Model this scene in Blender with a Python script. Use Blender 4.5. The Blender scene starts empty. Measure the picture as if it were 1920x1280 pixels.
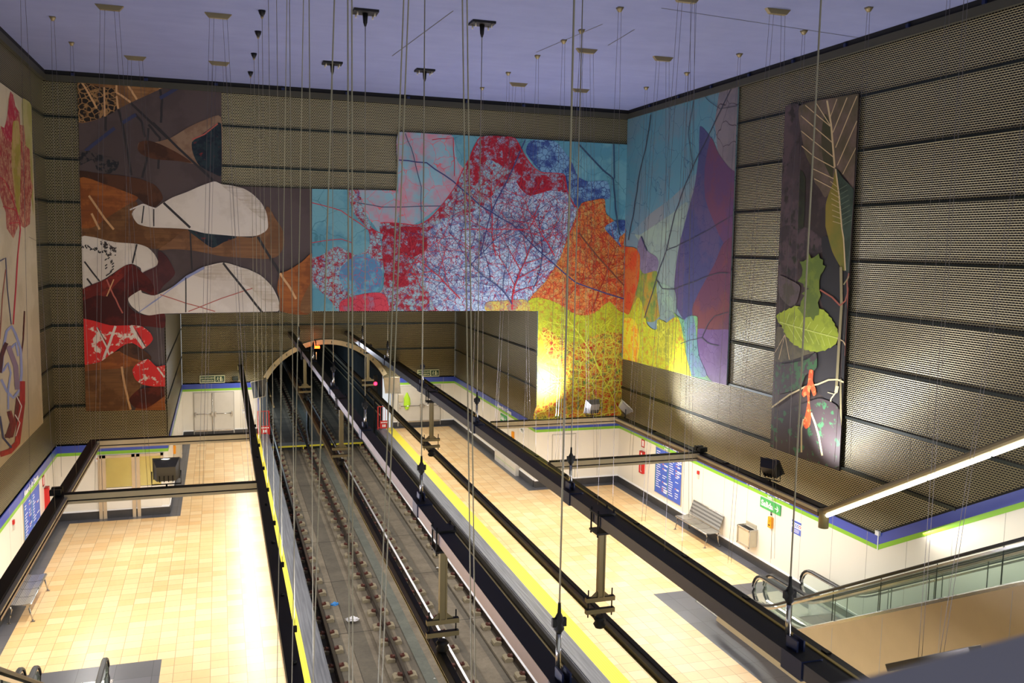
import bpy, bmesh, math, random
from mathutils import Vector, Matrix
random.seed(7)
S = bpy.context.scene
COL = S.collection

# ------------------------------------------------------------ camera
F_PX, YAW, PITCH, ROLL, H = 1678.33, 18.1434, -6.1405, 1.0213, 9.7054
def _basis():
    y, p, r = (math.radians(a) for a in (YAW, PITCH, ROLL))
    f = Vector((math.sin(y)*math.cos(p), math.cos(y)*math.cos(p), math.sin(p)))
    rt = Vector((math.cos(y), -math.sin(y), 0)); up = rt.cross(f)
    return math.cos(r)*rt+math.sin(r)*up, -math.sin(r)*rt+math.cos(r)*up, f
RT, UP, FW = _basis()
CAM = Vector((0, 0, H))
cd = bpy.data.cameras.new('camera'); cam = bpy.data.objects.new('camera', cd); COL.objects.link(cam)
cd.sensor_width = 36; cd.lens = F_PX*36/1920; cd.clip_start = .05; cd.clip_end = 400
cam.matrix_world = Matrix(((RT.x, UP.x, -FW.x, 0), (RT.y, UP.y, -FW.y, 0), (RT.z, UP.z, -FW.z, H), (0, 0, 0, 1)))
cd.dof.use_dof = True; cd.dof.focus_distance = 22; cd.dof.aperture_fstop = 4.5
S.camera = cam
S.view_settings.view_transform = 'Standard'; S.view_settings.look = 'None'
S.view_settings.gamma = 1; S.view_settings.use_curve_mapping = False
S.view_settings.exposure = 0.05

# ------------------------------------------------------------ world and lamps
w = bpy.data.worlds.new('world'); S.world = w; w.use_nodes = True
w.node_tree.nodes['Background'].inputs[0].default_value = (.93, .96, .97, 1)
w.node_tree.nodes['Background'].inputs[1].default_value = 0.78

def area(name, loc, direction, sx, sy, power, col=(1, .95, .85), spread=180):
    l = bpy.data.lights.new(name, 'AREA'); l.shape = 'RECTANGLE'; l.size = sx; l.size_y = sy
    l.energy = power; l.color = col; l.spread = math.radians(spread)
    o = bpy.data.objects.new(name, l); COL.objects.link(o); o.location = loc
    o.rotation_euler = Vector(direction).to_track_quat('-Z', 'Y').to_euler(); return o
def spot(name, loc, target, power, ang, blend=.6, col=(1, .96, .9), r=.12):
    l = bpy.data.lights.new(name, 'SPOT'); l.energy = power; l.color = col
    l.spot_size = math.radians(ang); l.spot_blend = blend; l.shadow_soft_size = r
    o = bpy.data.objects.new(name, l); COL.objects.link(o); o.location = loc
    o.rotation_euler = (Vector(target)-Vector(loc)).to_track_quat('-Z', 'Y').to_euler(); return o
WARM = (1, .95, .88)
# fluorescent lines in the undersides of the hanging frames (long side along Y: size_y)
area('left_beam_lamp', (.84, 22, 3.93), (0, 0, -1), .16, 38, 800, WARM)
area('left_rail_lamp', (-3.35, 21.2, 3.93), (0, 0, -1), .16, 10.4, 190, WARM)
area('right_beam_lamp', (7.88, 22, 3.93), (0, 0, -1), .16, 38, 800, WARM)
area('right_rail_lamp', (12.42, 21.2, 3.93), (0, 0, -1), .16, 10.4, 270, WARM)
for nm, x, y in (('left_cross_lamp', -1.25, 26.5), ('left_cross_lamp', -1.25, 21), ('right_cross_lamp', 10.2, 26.5), ('right_cross_lamp', 10.2, 21.2)):
    area(nm, (x, y, 3.93), (0, 0, -1), 3.8, .16, 80, WARM)
# upward fill lights added over the frames to brighten the ceiling
COOL = (.80, .82, 1.0)
area('left_ceiling_fill', (.84, 22, 4.3), (0, 0, 1), .12, 32, 500, COOL)
area('right_ceiling_fill', (7.88, 22, 4.3), (0, 0, 1), .12, 32, 620, COOL)
area('right_corner_ceiling_fill', (10.2, 26.5, 4.3), (0.1, 0, 1), 3.0, .12, 380, COOL)
area('sloping_lamp', (12.3, 11.2, 6.45), (-.25, -.5, -.83), .1, 10, 160, WARM)
# floodlights
spot('flood_lamp', (11.2, 28.6, 4.7), (10.8, 29.8, 5.0), 1000, 110, .95)
spot('flood_lamp', (12.8, 25.9, 4.75), (14.0, 24.6, 5.6), 480, 110, .9, (.95, .93, 1))
spot('flood_lamp', (12.8, 18.0, 4.75), (14.0, 17.4, 6.2), 620, 120, .9, (.95, .93, 1))
spot('flood_lamp', (-1.2, 21.0, 4.75), (-1.5, 29.7, 9.5), 1500, 70, .8)
# tunnel working light, then an added unseen blue light brightening the tunnel
l = bpy.data.lights.new('tunnel_lamp', 'POINT'); l.energy = 5; l.color = (1, .35, .08); l.shadow_soft_size = .15
o = bpy.data.objects.new('tunnel_lamp', l); COL.objects.link(o); o.location = (4.1, 41.0, 4.75)
l = bpy.data.lights.new('tunnel_far_fill', 'POINT'); l.energy = 260; l.color = (.7, .85, 1); l.shadow_soft_size = .2
o = bpy.data.objects.new('tunnel_far_fill', l); COL.objects.link(o); o.location = (2.4, 52, 3.6)

# ------------------------------------------------------------ place dimensions
XL, XR, YB, YP, ZT = -4.807, 14.005, 29.778, 41.514, 14.55
XOL, XOR, ZO = -1.63, 10.71, 7.415
ZP, ZGB, ZBT, ZBB = 1.0, 3.03, 3.35, 1.24
EL, ER = 2.0, 6.97
SEAMS = [13.225, 11.99, 10.74, 9.46, 8.25, 7.05, 5.81, 4.58]

def ray(u, v): return FW+RT*((u-960)/F_PX)-UP*((v-640)/F_PX)
def onX(u, v, X):
    d = ray(u, v); return CAM+d*(X/d.x)
def onY(u, v, Y):
    d = ray(u, v); return CAM+d*(Y/d.y)
def onZ(u, v, Z):
    d = ray(u, v); return CAM+d*((Z-H)/d.z)

# ------------------------------------------------------------ materials
def lin(c):
    out = []
    for x in c:
        x = x/255
        out.append(x/12.92 if x <= .04045 else ((x+.055)/1.055)**2.4)
    return (*out, 1)
class NT:
    def __init__(s, name):
        s.m = bpy.data.materials.new(name); s.m.use_nodes = True
        s.t = s.m.node_tree; s.b = s.t.nodes['Principled BSDF']; s._pos = None
    def n(s, kind, **kw):
        nd = s.t.nodes.new(kind)
        for k, v in kw.items(): setattr(nd, k, v)
        return nd
    def link(s, a, b): s.t.links.new(a, b)
    def pos(s):
        if s._pos is None: s._pos = s.n('ShaderNodeNewGeometry').outputs['Position']
        return s._pos
    def math(s, op, a, b=None, c=None):
        nd = s.n('ShaderNodeMath', operation=op)
        for i, x in enumerate((a, b, c)):
            if x is None: continue
            if hasattr(x, 'default_value'): s.link(x, nd.inputs[i])
            else: nd.inputs[i].default_value = x
        return nd.outputs[0]
    def xyz(s):
        sp = s.n('ShaderNodeSeparateXYZ'); s.link(s.pos(), sp.inputs[0]); return sp.outputs
    def noise(s, scale, detail=4, vec=None, rough=.55):
        nd = s.n('ShaderNodeTexNoise'); nd.inputs['Scale'].default_value = scale
        nd.inputs['Detail'].default_value = detail; nd.inputs['Roughness'].default_value = rough
        s.link(vec or s.pos(), nd.inputs['Vector']); return nd.outputs
    def mix(s, fac, a, b):
        nd = s.n('ShaderNodeMix', data_type='RGBA')
        for sock, x in ((nd.inputs[0], fac), (nd.inputs[6], a), (nd.inputs[7], b)):
            if hasattr(x, 'default_value'): s.link(x, sock)
            else: sock.default_value = x
        return nd.outputs[2]
    def step(s, val, lo, hi):
        nd = s.n('ShaderNodeMapRange'); nd.clamp = True
        s.link(val, nd.inputs[0]); nd.inputs[1].default_value = lo; nd.inputs[2].default_value = hi
        return nd.outputs[0]
    def fin(s, col, rough=.5, metal=0., spec=None):
        if hasattr(col, 'default_value'): s.link(col, s.b.inputs['Base Color'])
        else: s.b.inputs['Base Color'].default_value = col
        s.b.inputs['Roughness'].default_value = rough; s.b.inputs['Metallic'].default_value = metal
        if spec is not None: s.b.inputs['Specular IOR Level'].default_value = spec
        return s.m
    def bump(s, h, strength=.5, dist=.01):
        nd = s.n('ShaderNodeBump'); nd.inputs['Strength'].default_value = strength; nd.inputs['Distance'].default_value = dist
        s.link(h, nd.inputs['Height']); s.link(nd.outputs[0], s.b.inputs['Normal'])
MC = {}
def plain(name, rgb, rough=.5, metal=0., var=.06, scale=3., spec=None):
    if name in MC: return MC[name]
    t = NT(name); a = lin(rgb)
    k = t.noise(scale, 3)[0]
    d = tuple(max(0, c*(1-var*2)) for c in a[:3])+(1,); e = tuple(min(1, c*(1+var)) for c in a[:3])+(1,)
    MC[name] = t.fin(t.mix(k, d, e), rough, metal, spec); return MC[name]
def glow(name, rgb, strength):
    if name in MC: return MC[name]
    t = NT(name); t.fin(lin(rgb), .5); t.b.inputs['Emission Color'].default_value = lin(rgb); t.b.inputs['Emission Strength'].default_value = strength
    MC[name] = t.m; return t.m
def glassm(name, rgb, rough=.02, alpha=.3):
    t = NT(name); t.fin(lin(rgb), rough)
    tr = t.n('ShaderNodeBsdfTransparent'); tr.inputs[0].default_value = lin((252, 255, 253))
    mx = t.n('ShaderNodeMixShader'); mx.inputs[0].default_value = alpha
    t.link(tr.outputs[0], mx.inputs[1]); t.link(t.b.outputs[0], mx.inputs[2])
    t.link(mx.outputs[0], t.t.nodes['Material Output'].inputs[0]); return t.m

def mesh_metal(name, lip, dark, lip2):
    """perforated, louvred metal cladding: staggered openings under bright lips"""
    t = NT(name); x, y, z = t.xyz()
    PU, PV = .074, .046
    u = t.math('DIVIDE', t.math('ADD', x, y), PU); v = t.math('DIVIDE', z, PV)
    row = t.math('FLOOR', v); fv = t.math('FRACT', v)
    u2 = t.math('ADD', u, t.math('MULTIPLY', t.math('MODULO', row, 2.0), .5))
    fu = t.math('SUBTRACT', t.math('FRACT', u2), .5)
    a = t.math('MULTIPLY', t.math('ABSOLUTE', fu), 2.1); b = t.math('MULTIPLY', t.math('ABSOLUTE', t.math('SUBTRACT', fv, .40)), 2.8)
    r = t.math('ADD', t.math('POWER', a, 3.0), t.math('POWER', b, 3.0))
    hole = t.step(r, 1.0, .75)
    big = t.noise(.35, 3)[0]
    c = t.mix(big, lin(lip), lin(lip2))
    c = t.mix(hole, c, lin(dark))
    t.bump(r, .35, .012)
    m = t.fin(c, .42, .55); 
    return m
MESH = mesh_metal('perforated_cladding', (170, 161, 128), (22, 21, 15), (152, 144, 110))
MESHD = mesh_metal('perforated_cladding_brightened', (182, 172, 134), (30, 28, 20), (164, 155, 118))  # lighter copy of the cladding: brightness of the recess put into the colour
SEAM = plain('seam_metal', (46, 52, 46), .35, .7)
BLACK = plain('black_gap', (8, 8, 9), .8)
OLIVE = plain('olive_cornice', (62, 60, 46), .6)
WHITE = plain('white_enamel_panel', (236, 230, 216), .28, 0, .015, 1)
JOINT = plain('panel_joint', (186, 180, 168), .6)
BLUE = plain('blue_band', (62, 84, 186), .3, 0, .04, 1)
GREEN = plain('green_band', (140, 200, 52), .3, 0, .03, 1)
BASEB = plain('black_granite_baseboard', (62, 60, 60), .35, 0, .2, 6)
CEIL = None
def ceiling_mat():
    t = NT('lavender_ceiling_paint'); x, y, z = t.xyz()
    n = t.noise(1.2, 5)[0]
    c = t.mix(n, lin((124, 132, 170)), lin((140, 148, 188)))
    st = t.n('ShaderNodeTexNoise'); st.inputs['Scale'].default_value = 1
    mp = t.n('ShaderNodeMapping'); mp.inputs['Scale'].default_value = (.4, 3.2, 1); t.link(t.pos(), mp.inputs[0]); t.link(mp.outputs[0], st.inputs['Vector'])
    c = t.mix(t.math('MULTIPLY', st.outputs[0], .28), c, lin((102, 104, 148)))
    return t.fin(c, .85)
def tile_mat(name, a, b, joint, sx, sy, ox=0, oy=0, mort=.006, rough=.32, var=.6):
    t = NT(name); x, y, z = t.xyz()
    fx = t.math('DIVIDE', t.math('ADD', x, ox), sx); fy = t.math('DIVIDE', t.math('ADD', y, oy), sy)
    cx = t.math('FLOOR', fx); cy = t.math('FLOOR', fy)
    cb = t.n('ShaderNodeCombineXYZ'); t.link(cx, cb.inputs[0]); t.link(cy, cb.inputs[1])
    wn = t.n('ShaderNodeTexWhiteNoise'); wn.noise_dimensions = '3D'; t.link(cb.outputs[0], wn.inputs[0])
    n = t.noise(2.2, 5)[0]
    mp = t.n('ShaderNodeMapping'); mp.inputs['Scale'].default_value = (14, 2.2, 1); t.link(t.pos(), mp.inputs[0])
    n2 = t.noise(1.0, 4, mp.outputs[0])[0]
    k = t.math('ADD', t.math('MULTIPLY', wn.outputs[0], var), t.math('MULTIPLY', t.math('ADD', n, n2), (1-var)*.5))
    c = t.mix(k, lin(a), lin(b))
    ex = t.math('ABSOLUTE', t.math('SUBTRACT', t.math('FRACT', fx), .5)); ey = t.math('ABSOLUTE', t.math('SUBTRACT', t.math('FRACT', fy), .5))
    jx = t.math('GREATER_THAN', ex, .5-mort/sx); jy = t.math('GREATER_THAN', ey, .5-mort/sy)
    c = t.mix(t.math('MAXIMUM', jx, jy), c, lin(joint))
    return t.fin(c, rough)
TILE = tile_mat('beige_floor_tile', (222, 176, 112), (244, 214, 164), (176, 140, 96), .355, .355, -.05)
DTILE = tile_mat('dark_granite_tile', (74, 74, 78), (96, 96, 102), (50, 50, 54), .71, .71)
EDGE = None
def edge_mat():
    t = NT('grey_platform_edge'); x, y, z = t.xyz()
    mp = t.n('ShaderNodeMapping'); mp.inputs['Scale'].default_value = (9, .25, 1); t.link(t.pos(), mp.inputs[0])
    n = t.noise(3.0, 3, mp.outputs[0])[0]
    c = t.mix(t.step(n, .35, .65), lin((84, 86, 94)), lin((118, 120, 126)))
    s1 = t.math('FRACT', t.math('MULTIPLY', x, 13.0)); k = t.math('MULTIPLY', t.math('GREATER_THAN', s1, .6), .35)
    return t.fin(t.mix(k, c, lin((68, 70, 76))), .45)
EDGE = edge_mat()
def yellow_mat():
    t = NT('yellow_tactile_strip'); x, y, z = t.xyz()
    a = t.math('ABSOLUTE', t.math('SUBTRACT', t.math('FRACT', t.math('MULTIPLY', x, 18.0)), .5))
    b = t.math('ABSOLUTE', t.math('SUBTRACT', t.math('FRACT', t.math('MULTIPLY', y, 18.0)), .5))
    r = t.math('ADD', t.math('POWER', a, 2.0), t.math('POWER', b, 2.0)); k = t.math('LESS_THAN', r, .07)
    t.bump(k, .4, .004)
    return t.fin(t.mix(k, lin((238, 220, 38)), lin((250, 238, 84))), .5)
YEL = yellow_mat()
def concrete(name, a, b, sc=1.2, rough=.9):
    t = NT(name); n = t.noise(sc, 7, rough=.65)[0]; n2 = t.noise(9, 4)[0]
    k = t.math('ADD', t.math('MULTIPLY', n, .75), t.math('MULTIPLY', n2, .25))
    sp = t.noise(30, 2)[0]
    c = t.mix(t.step(k, .3, .7), lin(a), lin(b)); c = t.mix(t.math('MULTIPLY', t.step(sp, .62, .75), .5), c, lin((60, 50, 38)))
    t.bump(n2, .3, .01); return t.fin(c, rough)
CONC = concrete('dusty_track_concrete', (98, 88, 74), (142, 131, 112))
CONC2 = concrete('stained_track_concrete', (82, 76, 66), (112, 104, 90))
TEAL = concrete('grey_green_drain_cover', (86, 90, 82), (112, 114, 104), 2)
DARKC = concrete('dark_trench_wall', (34, 32, 28), (74, 68, 58), 1.5)
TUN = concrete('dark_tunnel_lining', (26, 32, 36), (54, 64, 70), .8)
TBEAM = plain('black_steel', (26, 25, 24), .55, .3, .12)
TSIDE = plain('lightened_satin_steel', (132, 114, 112), .35, .6, .1)  # reflected light on the beam side put into the colour, lighter and purple-tan
ALU = plain('brushed_aluminium', (206, 196, 172), .45, .3)
STEEL = plain('stainless_steel', (186, 184, 180), .22, .9)
KHAKI = plain('khaki_galvanised_steel', (148, 134, 98), .45, .4)
NAVY = plain('navy_painted_steel', (28, 38, 74), .4, .3)
CABLE = plain('steel_cable', (158, 150, 124), .55, .2)
CABLEW = plain('thin_grey_wire', (120, 112, 108), .55, .2)
RAILT = plain('polished_rail_head_shine', (236, 236, 240), .3, .45)  # near-white colour stands in for the reflected shine of the head
RAILS = plain('rusty_rail_web', (64, 52, 42), .7, .3)
PAD = plain('rail_pad_concrete', (150, 138, 112), .8)
CLIP = plain('rusty_clip', (92, 48, 36), .7)
RED = plain('red_paint', (206, 36, 32), .4)
WHT = plain('white_lettering', (245, 245, 245), .5, 0, 0)
YBOX = plain('yellow_orange_plastic', (246, 160, 20), .4)
SGREEN = plain('green_sign', (70, 178, 92), .4)
DGREEN = plain('dark_green_sign', (16, 66, 44), .4)
CREAM = plain('photoluminescent_cream', (222, 224, 180), .5)
RUBBER = plain('black_rubber', (16, 16, 17), .4)
DOORM = plain('grey_white_door', (214, 208, 196), .35)
MIRROR = plain('mirror_glass', (150, 152, 152), .04, 1.0)
GLASS = glassm('green_tinted_glass', (214, 236, 222), .03, .05)
GLASSD = plain('reflecting_door_glass', (188, 182, 120), .10, .6)
TANC = plain('tan_stone_cladding', (200, 178, 138), .5, 0, .05)
MBLUE = plain('map_blue', (66, 98, 200), .4)
FGREY = plain('dark_grey_handrail', (134, 132, 142), .45)
TUBE = glow('fluorescent_tube', (255, 250, 240), 12)
ORANGE = glow('orange_lamp', (255, 90, 25), 7)
REDL = glow('red_signal_lamp', (255, 30, 60), 8)

# ------------------------------------------------------------ mesh builder
ORG = {}
class MB:
    def __init__(s): s.v = []; s.f = []; s.k = []; s.mats = []; s.sm = []
    def mi(s, m):
        if m not in s.mats: s.mats.append(m)
        return s.mats.index(m)
    def poly(s, pts, m):
        n = len(s.v); s.v += [tuple(p) for p in pts]; s.f.append(tuple(range(n, n+len(pts)))); s.k.append(s.mi(m)); s.sm.append(False)
    def box(s, x0, x1, y0, y1, z0, z1, m, top=None, bottom=None, left=None):
        x0, x1 = sorted((x0, x1)); y0, y1 = sorted((y0, y1)); z0, z1 = sorted((z0, z1))
        n = len(s.v); s.v += [(x, y, z) for z in (z0, z1) for y in (y0, y1) for x in (x0, x1)]
        fs = [((0, 2, 3, 1), bottom), ((4, 5, 7, 6), top), ((0, 1, 5, 4), None), ((2, 6, 7, 3), None), ((0, 4, 6, 2), left), ((1, 3, 7, 5), None)]
        for f, mm in fs: s.f.append(tuple(n+i for i in f)); s.k.append(s.mi(mm or m)); s.sm.append(False)
    def prism(s, pts, vec, m, cap=None):
        vec = Vector(vec); n = len(s.v); c = len(pts)
        s.v += [tuple(p) for p in pts]+[tuple(Vector(p)+vec) for p in pts]
        s.f.append(tuple(range(n, n+c))); s.k.append(s.mi(cap or m)); s.sm.append(False)
        s.f.append(tuple(reversed(range(n+c, n+2*c)))); s.k.append(s.mi(cap or m)); s.sm.append(False)
        for i in range(c):
            j = (i+1) % c; s.f.append((n+i, n+c+i, n+c+j, n+j)); s.k.append(s.mi(m)); s.sm.append(False)
    def sweep(s, path, m, r=None, prof=None, n=8, up=(0, 0, 1), closed=False, caps=True):
        path = [Vector(p) for p in path]
        if prof is None: prof = [(r*math.cos(2*math.pi*i/n), r*math.sin(2*math.pi*i/n)) for i in range(n)]
        sm = r is not None
        base = len(s.v); c = len(prof); L = len(path)
        for i, p in enumerate(path):
            if closed: t = path[(i+1) % L]-path[i-1]
            else: t = path[min(i+1, L-1)]-path[max(i-1, 0)]
            t.normalize(); u = Vector(up)
            if abs(t.dot(u)) > .98: u = Vector((1, 0, 0))
            a = t.cross(u).normalized(); b = a.cross(t)
            s.v += [tuple(p+a*q[0]+b*q[1]) for q in prof]
        segs = L if closed else L-1
        for i in range(segs):
            for j in range(c):
                k = (j+1) % c; i2 = (i+1) % L
                s.f.append((base+i*c+j, base+i*c+k, base+i2*c+k, base+i2*c+j)); s.k.append(s.mi(m)); s.sm.append(sm)
        if not closed and caps:
            s.f.append(tuple(base+j for j in reversed(range(c)))); s.k.append(s.mi(m)); s.sm.append(False)
            s.f.append(tuple(base+(L-1)*c+j for j in range(c))); s.k.append(s.mi(m)); s.sm.append(False)
    def tube(s, p, q, r, m, n=8): s.sweep([p, q], m, r=r, n=n)
    def lathe(s, c, prof, m, n=12, axis=(0, 0, 1)):
        ax = Vector(axis).normalized(); a = ax.orthogonal().normalized(); b = ax.cross(a); c = Vector(c); base = len(s.v)
        for z, r in prof:
            s.v += [tuple(c+ax*z+(a*math.cos(2*math.pi*i/n)+b*math.sin(2*math.pi*i/n))*r) for i in range(n)]
        for i in range(len(prof)-1):
            for j in range(n):
                k = (j+1) % n; s.f.append((base+i*n+j, base+i*n+k, base+(i+1)*n+k, base+(i+1)*n+j)); s.k.append(s.mi(m)); s.sm.append(True)
        s.f.append(tuple(base+j for j in reversed(range(n)))); s.k.append(s.mi(m)); s.sm.append(False)
        s.f.append(tuple(base+(len(prof)-1)*n+j for j in range(n))); s.k.append(s.mi(m)); s.sm.append(False)
    def obox(s, c, ax, ay, az, hx, hy, hz, m):
        c = Vector(c); ax, ay, az = (Vector(a).normalized() for a in (ax, ay, az)); n = len(s.v)
        s.v += [tuple(c+ax*hx*i+ay*hy*j+az*hz*k) for k in (-1, 1) for j in (-1, 1) for i in (-1, 1)]
        for f in ((0, 2, 3, 1), (4, 5, 7, 6), (0, 1, 5, 4), (2, 6, 7, 3), (0, 4, 6, 2), (1, 3, 7, 5)):
            s.f.append(tuple(n+i for i in f)); s.k.append(s.mi(m)); s.sm.append(False)
    def data(s, name, origin=(0, 0, 0)):
        me = bpy.data.meshes.new(name); o = Vector(origin)
        me.from_pydata([tuple(Vector(v)-o) for v in s.v], [], s.f)
        for m in s.mats: me.materials.append(m)
        me.polygons.foreach_set('material_index', s.k); me.polygons.foreach_set('use_smooth', s.sm); me.update(); return me
    def build(s, name, parent=None, bevel=0):
        origin = (0, 0, 0) if not parent else (parent.location.copy() if parent.type == 'EMPTY' else ORG.get(parent.name, (0, 0, 0)))
        me = s.data(name, origin); o = bpy.data.objects.new(name, me); COL.objects.link(o)
        ORG[o.name] = origin
        if parent: o.parent = parent
        if bevel:
            b = o.modifiers.new('bevel', 'BEVEL'); b.width = bevel; b.segments = 2; b.limit_method = 'ANGLE'
        return o
def tag(o, label, cat, group=None, kind=None):
    o['label'] = label; o['category'] = cat
    if group: o['group'] = group
    if kind: o['kind'] = kind
    return o
def thing(name, label, cat, loc, group=None):
    o = bpy.data.objects.new(name, None); o.empty_display_size = .2; COL.objects.link(o); o.location = loc
    return tag(o, label, cat, group)
def struct(o): o['kind'] = 'structure'; return o
def dup(root, loc, label, group=None):
    r = root.copy(); COL.objects.link(r); r.location = loc; r['label'] = label
    if group: r['group'] = group
    for ch in list(root.children):
        c = ch.copy(); COL.objects.link(c); c.parent = r
        for g in ch.children:
            d = g.copy(); COL.objects.link(d); d.parent = c
    return r
def text_mesh(name, txt, org, ux, uy, size, m, parent=None, depth=.004, align='LEFT', bold=0.0, fitw=None):
    cu = bpy.data.curves.new(name, 'FONT'); cu.body = txt; cu.size = size; cu.extrude = depth; cu.align_x = align; cu.offset = bold
    tmp = bpy.data.objects.new('tmp', cu); COL.objects.link(tmp)
    bpy.context.view_layer.update()
    me = bpy.data.meshes.new_from_object(tmp.evaluated_get(bpy.context.evaluated_depsgraph_get()))
    bpy.data.objects.remove(tmp)
    ux = Vector(ux).normalized(); uy = Vector(uy).normalized(); uz = ux.cross(uy); org = Vector(org)
    sx = 1
    if fitw:
        wd = max(v.co.x for v in me.vertices)-min(v.co.x for v in me.vertices); sx = fitw/wd
    off = parent.location if parent and parent.type == 'EMPTY' else Vector((0, 0, 0))
    for v in me.vertices: v.co = org+ux*v.co.x*sx+uy*v.co.y+uz*v.co.z-off
    me.materials.clear(); me.materials.append(m)
    o = bpy.data.objects.new(name, me); COL.objects.link(o)
    if parent: o.parent = parent
    return o

# ------------------------------------------------------------ shell
CEIL = ceiling_mat()
b = MB(); b.box(XL-.3, XR+.3, -1, YB+.3, ZT, ZT+.3, CEIL)
for a, c in (((1240, 15), (1640, 75)), ((735, 105), (850, 20)), ((1005, 98), (1130, 45)), ((1140, 85), (1190, 55))):
    p, q = onZ(*a, ZT), onZ(*c, ZT); d = (q-p).normalized(); nrm = Vector((-d.y, d.x, 0))*.012
    b.poly([p-nrm-Vector((0, 0, .003)), p+nrm-Vector((0, 0, .003)), q+nrm-Vector((0, 0, .003)), q-nrm-Vector((0, 0, .003))], OLIVE)
struct(b.build('ceiling'))
# cornice: black strip painting the shadow gap under the ceiling, olive strip below
for nm, args in (('trim_1', ('y',)), ('trim_2', ('l',)), ('trim_3', ('r',))):
    b = MB()
    if args[0] == 'y': b.box(XL, XR, YB-.06, YB, 14.42, ZT, BLACK); b.box(XL, XR, YB-.09, YB, 14.24, 14.42, OLIVE); g = [(x, YB-.07) for x in range(-4, 14, 2)]
    if args[0] == 'l': b.box(XL, XL+.06, -1, YB, 14.42, ZT, BLACK); b.box(XL, XL+.09, -1, YB, 14.24, 14.42, OLIVE); g = []
    if args[0] == 'r': b.box(XR-.06, XR, -1, YB, 14.42, ZT, BLACK); b.box(XR-.09, XR, -1, YB, 14.24, 14.42, OLIVE); g = [(XR-.07, y) for y in range(8, 29, 2)]
    for x, y in g: b.box(x-.05, x+.05, y-.05, y+.03, 14.42, 14.5, NAVY)
    struct(b.build(nm))
def seam_back(b, x0, x1, y, zs, m=SEAM):
    for z in zs: b.box(x0, x1, y-.035, y, z-.03, z+.03, m)
b = MB()
b.box(XL-.3, XOL, YB+.02, YB+.3, ZBT, ZT, MESH); b.box(XOR, XR+.3, YB+.02, YB+.3, ZBT, ZT, MESH); b.box(XOL, XOR, YB+.02, YB+.3, ZO, ZT, MESH, bottom=MESHD)
seam_back(b, XL, XR, YB+.02, [z for z in SEAMS if z > ZO]); seam_back(b, XL, XOL, YB+.02, [z for z in SEAMS if z < ZO])
struct(b.build('wall_back'))
b = MB(); b.box(XL-.3, XL-.02, -1, YB+.3, ZBT, ZT, MESH)
for z in SEAMS: b.box(XL-.02, XL+.015, -1, YB, z-.03, z+.03, SEAM)
struct(b.build('wall_left'))
# right cladding: its foot climbs with the escalators
YC, SL = 16.0, .555
b = MB(); zc = ZBT+SL*(YC-0)
b.prism([(XR+.02, YB+.3, ZBT), (XR+.02, YC, ZBT), (XR+.02, 1.0, ZBT+SL*(YC-1.0)+.05), (XR+.02, 1.0, ZT), (XR+.02, YB+.3, ZT)], (.28, 0, 0), MESH)
for z in SEAMS:
    ys = YC-(z-ZBT)/SL if z > ZBT else YB
    b.box(XR-.015, XR+.02, max(ys+.1, 1), YB, z-.03, z+.03, SEAM)
struct(b.build('wall_right'))
# recess
b = MB(); b.box(XOL-.3, XOL-.02, YB+.3, YP+.3, ZBT, ZO, MESHD)
for z in (5.81, 4.58): b.box(XOL-.02, XOL+.01, YB+.3, YP, z-.025, z+.025, SEAM)
b.box(XOL-.02, XOL+.005, YB+.02, YB+.3, ZBT, ZO, MESHD)
struct(b.build('wall_recess_left'))
b = MB(); b.box(XOR+.02, XOR+.3, YB+.3, YP+.3, ZBT, ZO, MESHD)
for z in (5.95, 4.65): b.box(XOR-.01, XOR+.02, YB+.02, YP, z-.025, z+.025, SEAM)
b.box(XOR-.005, XOR+.02, YB+.02, YB+.3, ZBT, ZO, MESHD)
struct(b.build('wall_recess_right'))
b = MB(); b.box(XOL, XOR, YB, YP+.3, ZO, ZO+.25, MESHD); struct(b.build('ceiling_recess'))
# recess back wall with the arched tunnel mouth
AC, AW, ASP, ARI = 4.62, 2.62, 3.48, 1.55     # centre x, half width, spring height, rise
AR = (AW**2+ARI**2)/(2*ARI); AZ = ASP+ARI-AR
def arch(r_add=0., n=28, cx=AC, w0=AW):
    R = AR+r_add; a0 = math.asin(w0/AR)
    return [(cx+R*math.sin(-a0+2*a0*i/n), AZ+R*math.cos(-a0+2*a0*i/n)) for i in range(n+1)]
b = MB(); A = arch()
for i in range(len(A)-1):
    (x0, z0), (x1, z1) = A[i], A[i+1]
    b.poly([(x0, YP+.02, z0), (x0, YP+.02, ZO), (x1, YP+.02, ZO), (x1, YP+.02, z1)], MESHD)
b.poly([(XOL, YP+.02, ZBT), (XOL, YP+.02, ZO), (A[0][0], YP+.02, ZO), (A[0][0], YP+.02, ZBT)], MESHD)
b.poly([(A[-1][0], YP+.02, ZBT), (A[-1][0], YP+.02, ZO), (XOR, YP+.02, ZO), (XOR, YP+.02, ZBT)], MESHD)
for z in (5.95, 4.75, ):
    hw = AW+.1 if z < ASP+ARI else 0
    if z > ASP+ARI: b.box(XOL, XOR, YP-.01, YP+.02, z-.025, z+.025, SEAM)
    else:
        xx = math.sqrt(max(AR**2-(z-AZ)**2, 0))+.15
        b.box(XOL, AC-xx, YP-.01, YP+.02, z-.025, z+.025, SEAM); b.box(AC+xx, XOR, YP-.01, YP+.02, z-.025, z+.025, SEAM)
struct(b.build('wall_recess_back'))
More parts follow.
